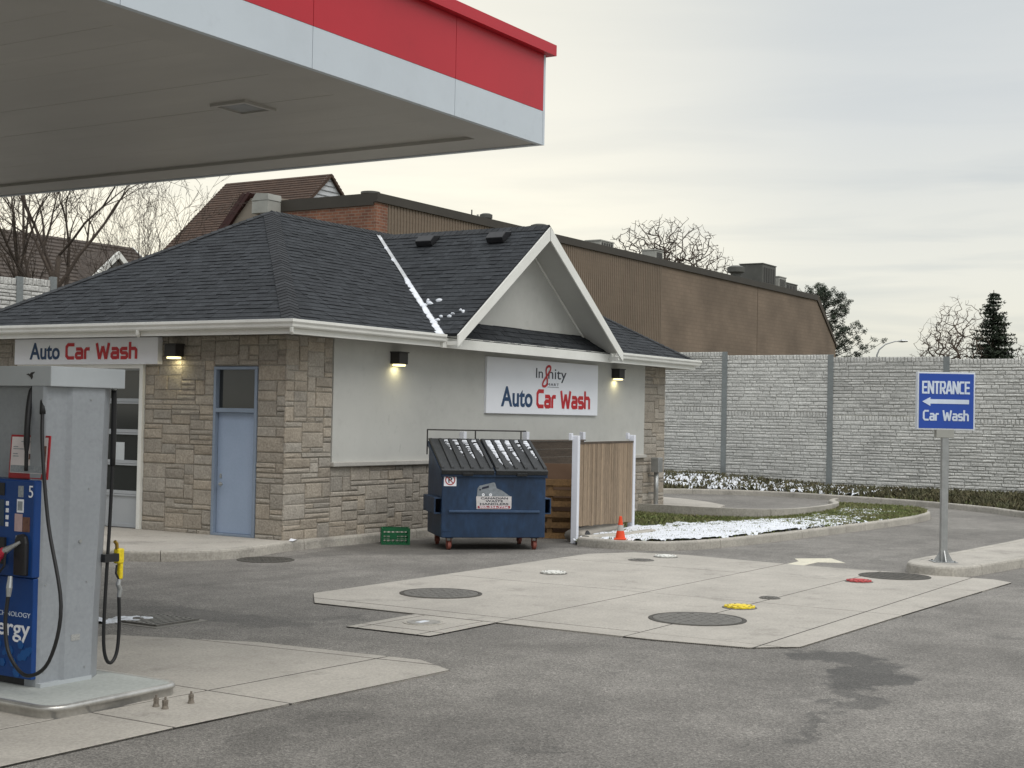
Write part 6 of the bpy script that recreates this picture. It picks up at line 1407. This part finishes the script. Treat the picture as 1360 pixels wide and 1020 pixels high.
crown_tree('bare_tree', 'low bare tree on the other side of the dark spruce', (55.0, .4, 0), 2.2, 4.4, 1.5, 2.2, 900, 45, .0055, barkpale_m, 3, .2)
def spruce(name, label, base, h, rbase, seed, gap=.35):
    rnd = random.Random(seed); t = thing(name, label, 'tree', tuple(base)); MB().tube([(0, 0, -.2), (0, 0, h * .5), (0, 0, h)], [.16, .1, .015], 8).build('trunk', bark_m, t); mb = MB(); br = MB()
    z = h * .06
    while z < h * .985:
        f = 1 - z / h; n = int(9 + 9 * f)
        for i in range(n):
            a = rnd.random() * 6.283; L_ = rbase * (f ** .8) * rnd.uniform(.42, 1.22) + .06; k = max(2, int(L_ / .14)); pts = []
            for j in range(k + 1):
                s_ = j / k; p = V((math.cos(a) * L_ * s_, math.sin(a) * L_ * s_, z - .28 * L_ * s_ + .22 * L_ * s_ * s_)); pts.append(p)
                if j: leaf_clump(mb, p, .09 + .05 * f, 9, rnd, .13, .5)
            br.tube(pts, [.012] * (k + 1), 3, caps=False)
        leaf_clump(mb, V((0, 0, z)), .10, 5, rnd, .12)
        z += .17
    mb.build('foliage', needle_m, t, tone=True); br.build('branches', bark_m, t)
spruce('spruce_tree', 'dense dark conical spruce rising above the boundary wall', (54.1, 2.25, 0), 8.75, 2.5, 71)
def pine(name, label, base, h, seed):
    rnd = random.Random(seed); t = thing(name, label, 'tree', tuple(base)); MB().tube([(0, 0, -.2), (.3, .2, h * .6), (.2, .5, h * .96)], [.3, .18, .03], 8).build('trunk', bark_m, t); mb = MB(); br = MB()
    for i in range(84):
        z = h * (.36 + .6 * (i / 84)); a = rnd.random() * 6.283; f = 1 - (z / h - .36) / .64; L_ = (0.7 + 4.6 * f ** .75) * rnd.uniform(.55, 1.1); o = V((.3 * z / h, .4 * z / h, z)); pts = []
        for j in range(6):
            s_ = j / 5; p = o + V((math.cos(a) * L_ * s_, math.sin(a) * L_ * s_, L_ * (.18 * s_ + .28 * s_ * s_))); pts.append(p)
            if j >= 2:
                for _ in range(2): leaf_clump(mb, p + V((rnd.gauss(0, .22), rnd.gauss(0, .22), rnd.uniform(0, .3))), .24, 34, rnd, .13, .8)
        br.tube(pts, [.06, .05, .04, .03, .02, .015], 4, caps=False)
    mb.build('foliage', needle_m, t, tone=True); br.build('branches', bark_m, t)
pine('pine_tree', 'dark open-crowned pine behind the sloping end of the brick building', (93.4, 24.6, 0), 13.1, 73)
def bush(name, label, base, h, r_, seed, mat, n=60, size=.12, z0=.2):
    rnd = random.Random(seed); t = thing(name, label, 'bush', tuple(base)); br = MB(); mb = MB()
    for i in range(n):
        a = rnd.random() * 6.283; q = rnd.random() ** .6; e_ = V((math.cos(a) * r_ * q, math.sin(a) * r_ * q, h * (z0 + (1 - z0) * rnd.random() * (1 - .4 * q)))); br.tube([(e_.x * .2, e_.y * .2, 0), tuple(e_ * .6), tuple(e_)], [.03, .018, .008], 4, caps=False); leaf_clump(mb, e_, .28, 18, rnd, size)
    br.build('stems', bark_m, t); mb.build('foliage', mat, t, tone=True)
bush('leafy_bush', 'red-brown leafy bush top at the foot of the arching bare tree', (21.6, 20.2, 0), 8.0, 1.3, 81, redleaf_m, 70, .10, .72)
bush('evergreen_bush', 'small dark evergreen top below the street lamp', (97.5, 21.6, 0), 7.9, 1.2, 83, needle_m, 60, .25, .6)
# street lamp
t = thing('street_lamp', 'curved-arm street lamp far beyond the boundary wall', 'street lamp', (100.2, 22.8, 0))
MB().tube([(0, 0, -.2), (0, 0, 7.9), (.1, -.15, 8.35), (.35, -.6, 8.8), (.75, -1.25, 9.05), (.95, -1.6, 9.08)], [.1, .07, .06, .05, .05, .045], 8).build('pole', metal_m, t, smooth=True)
MB().tube([(.9, -1.5, 9.06), (1.05, -1.75, 9.1), (1.3, -2.15, 9.1)], [.06, .13, .07], 8).build('lamp_head', metal_m, t)
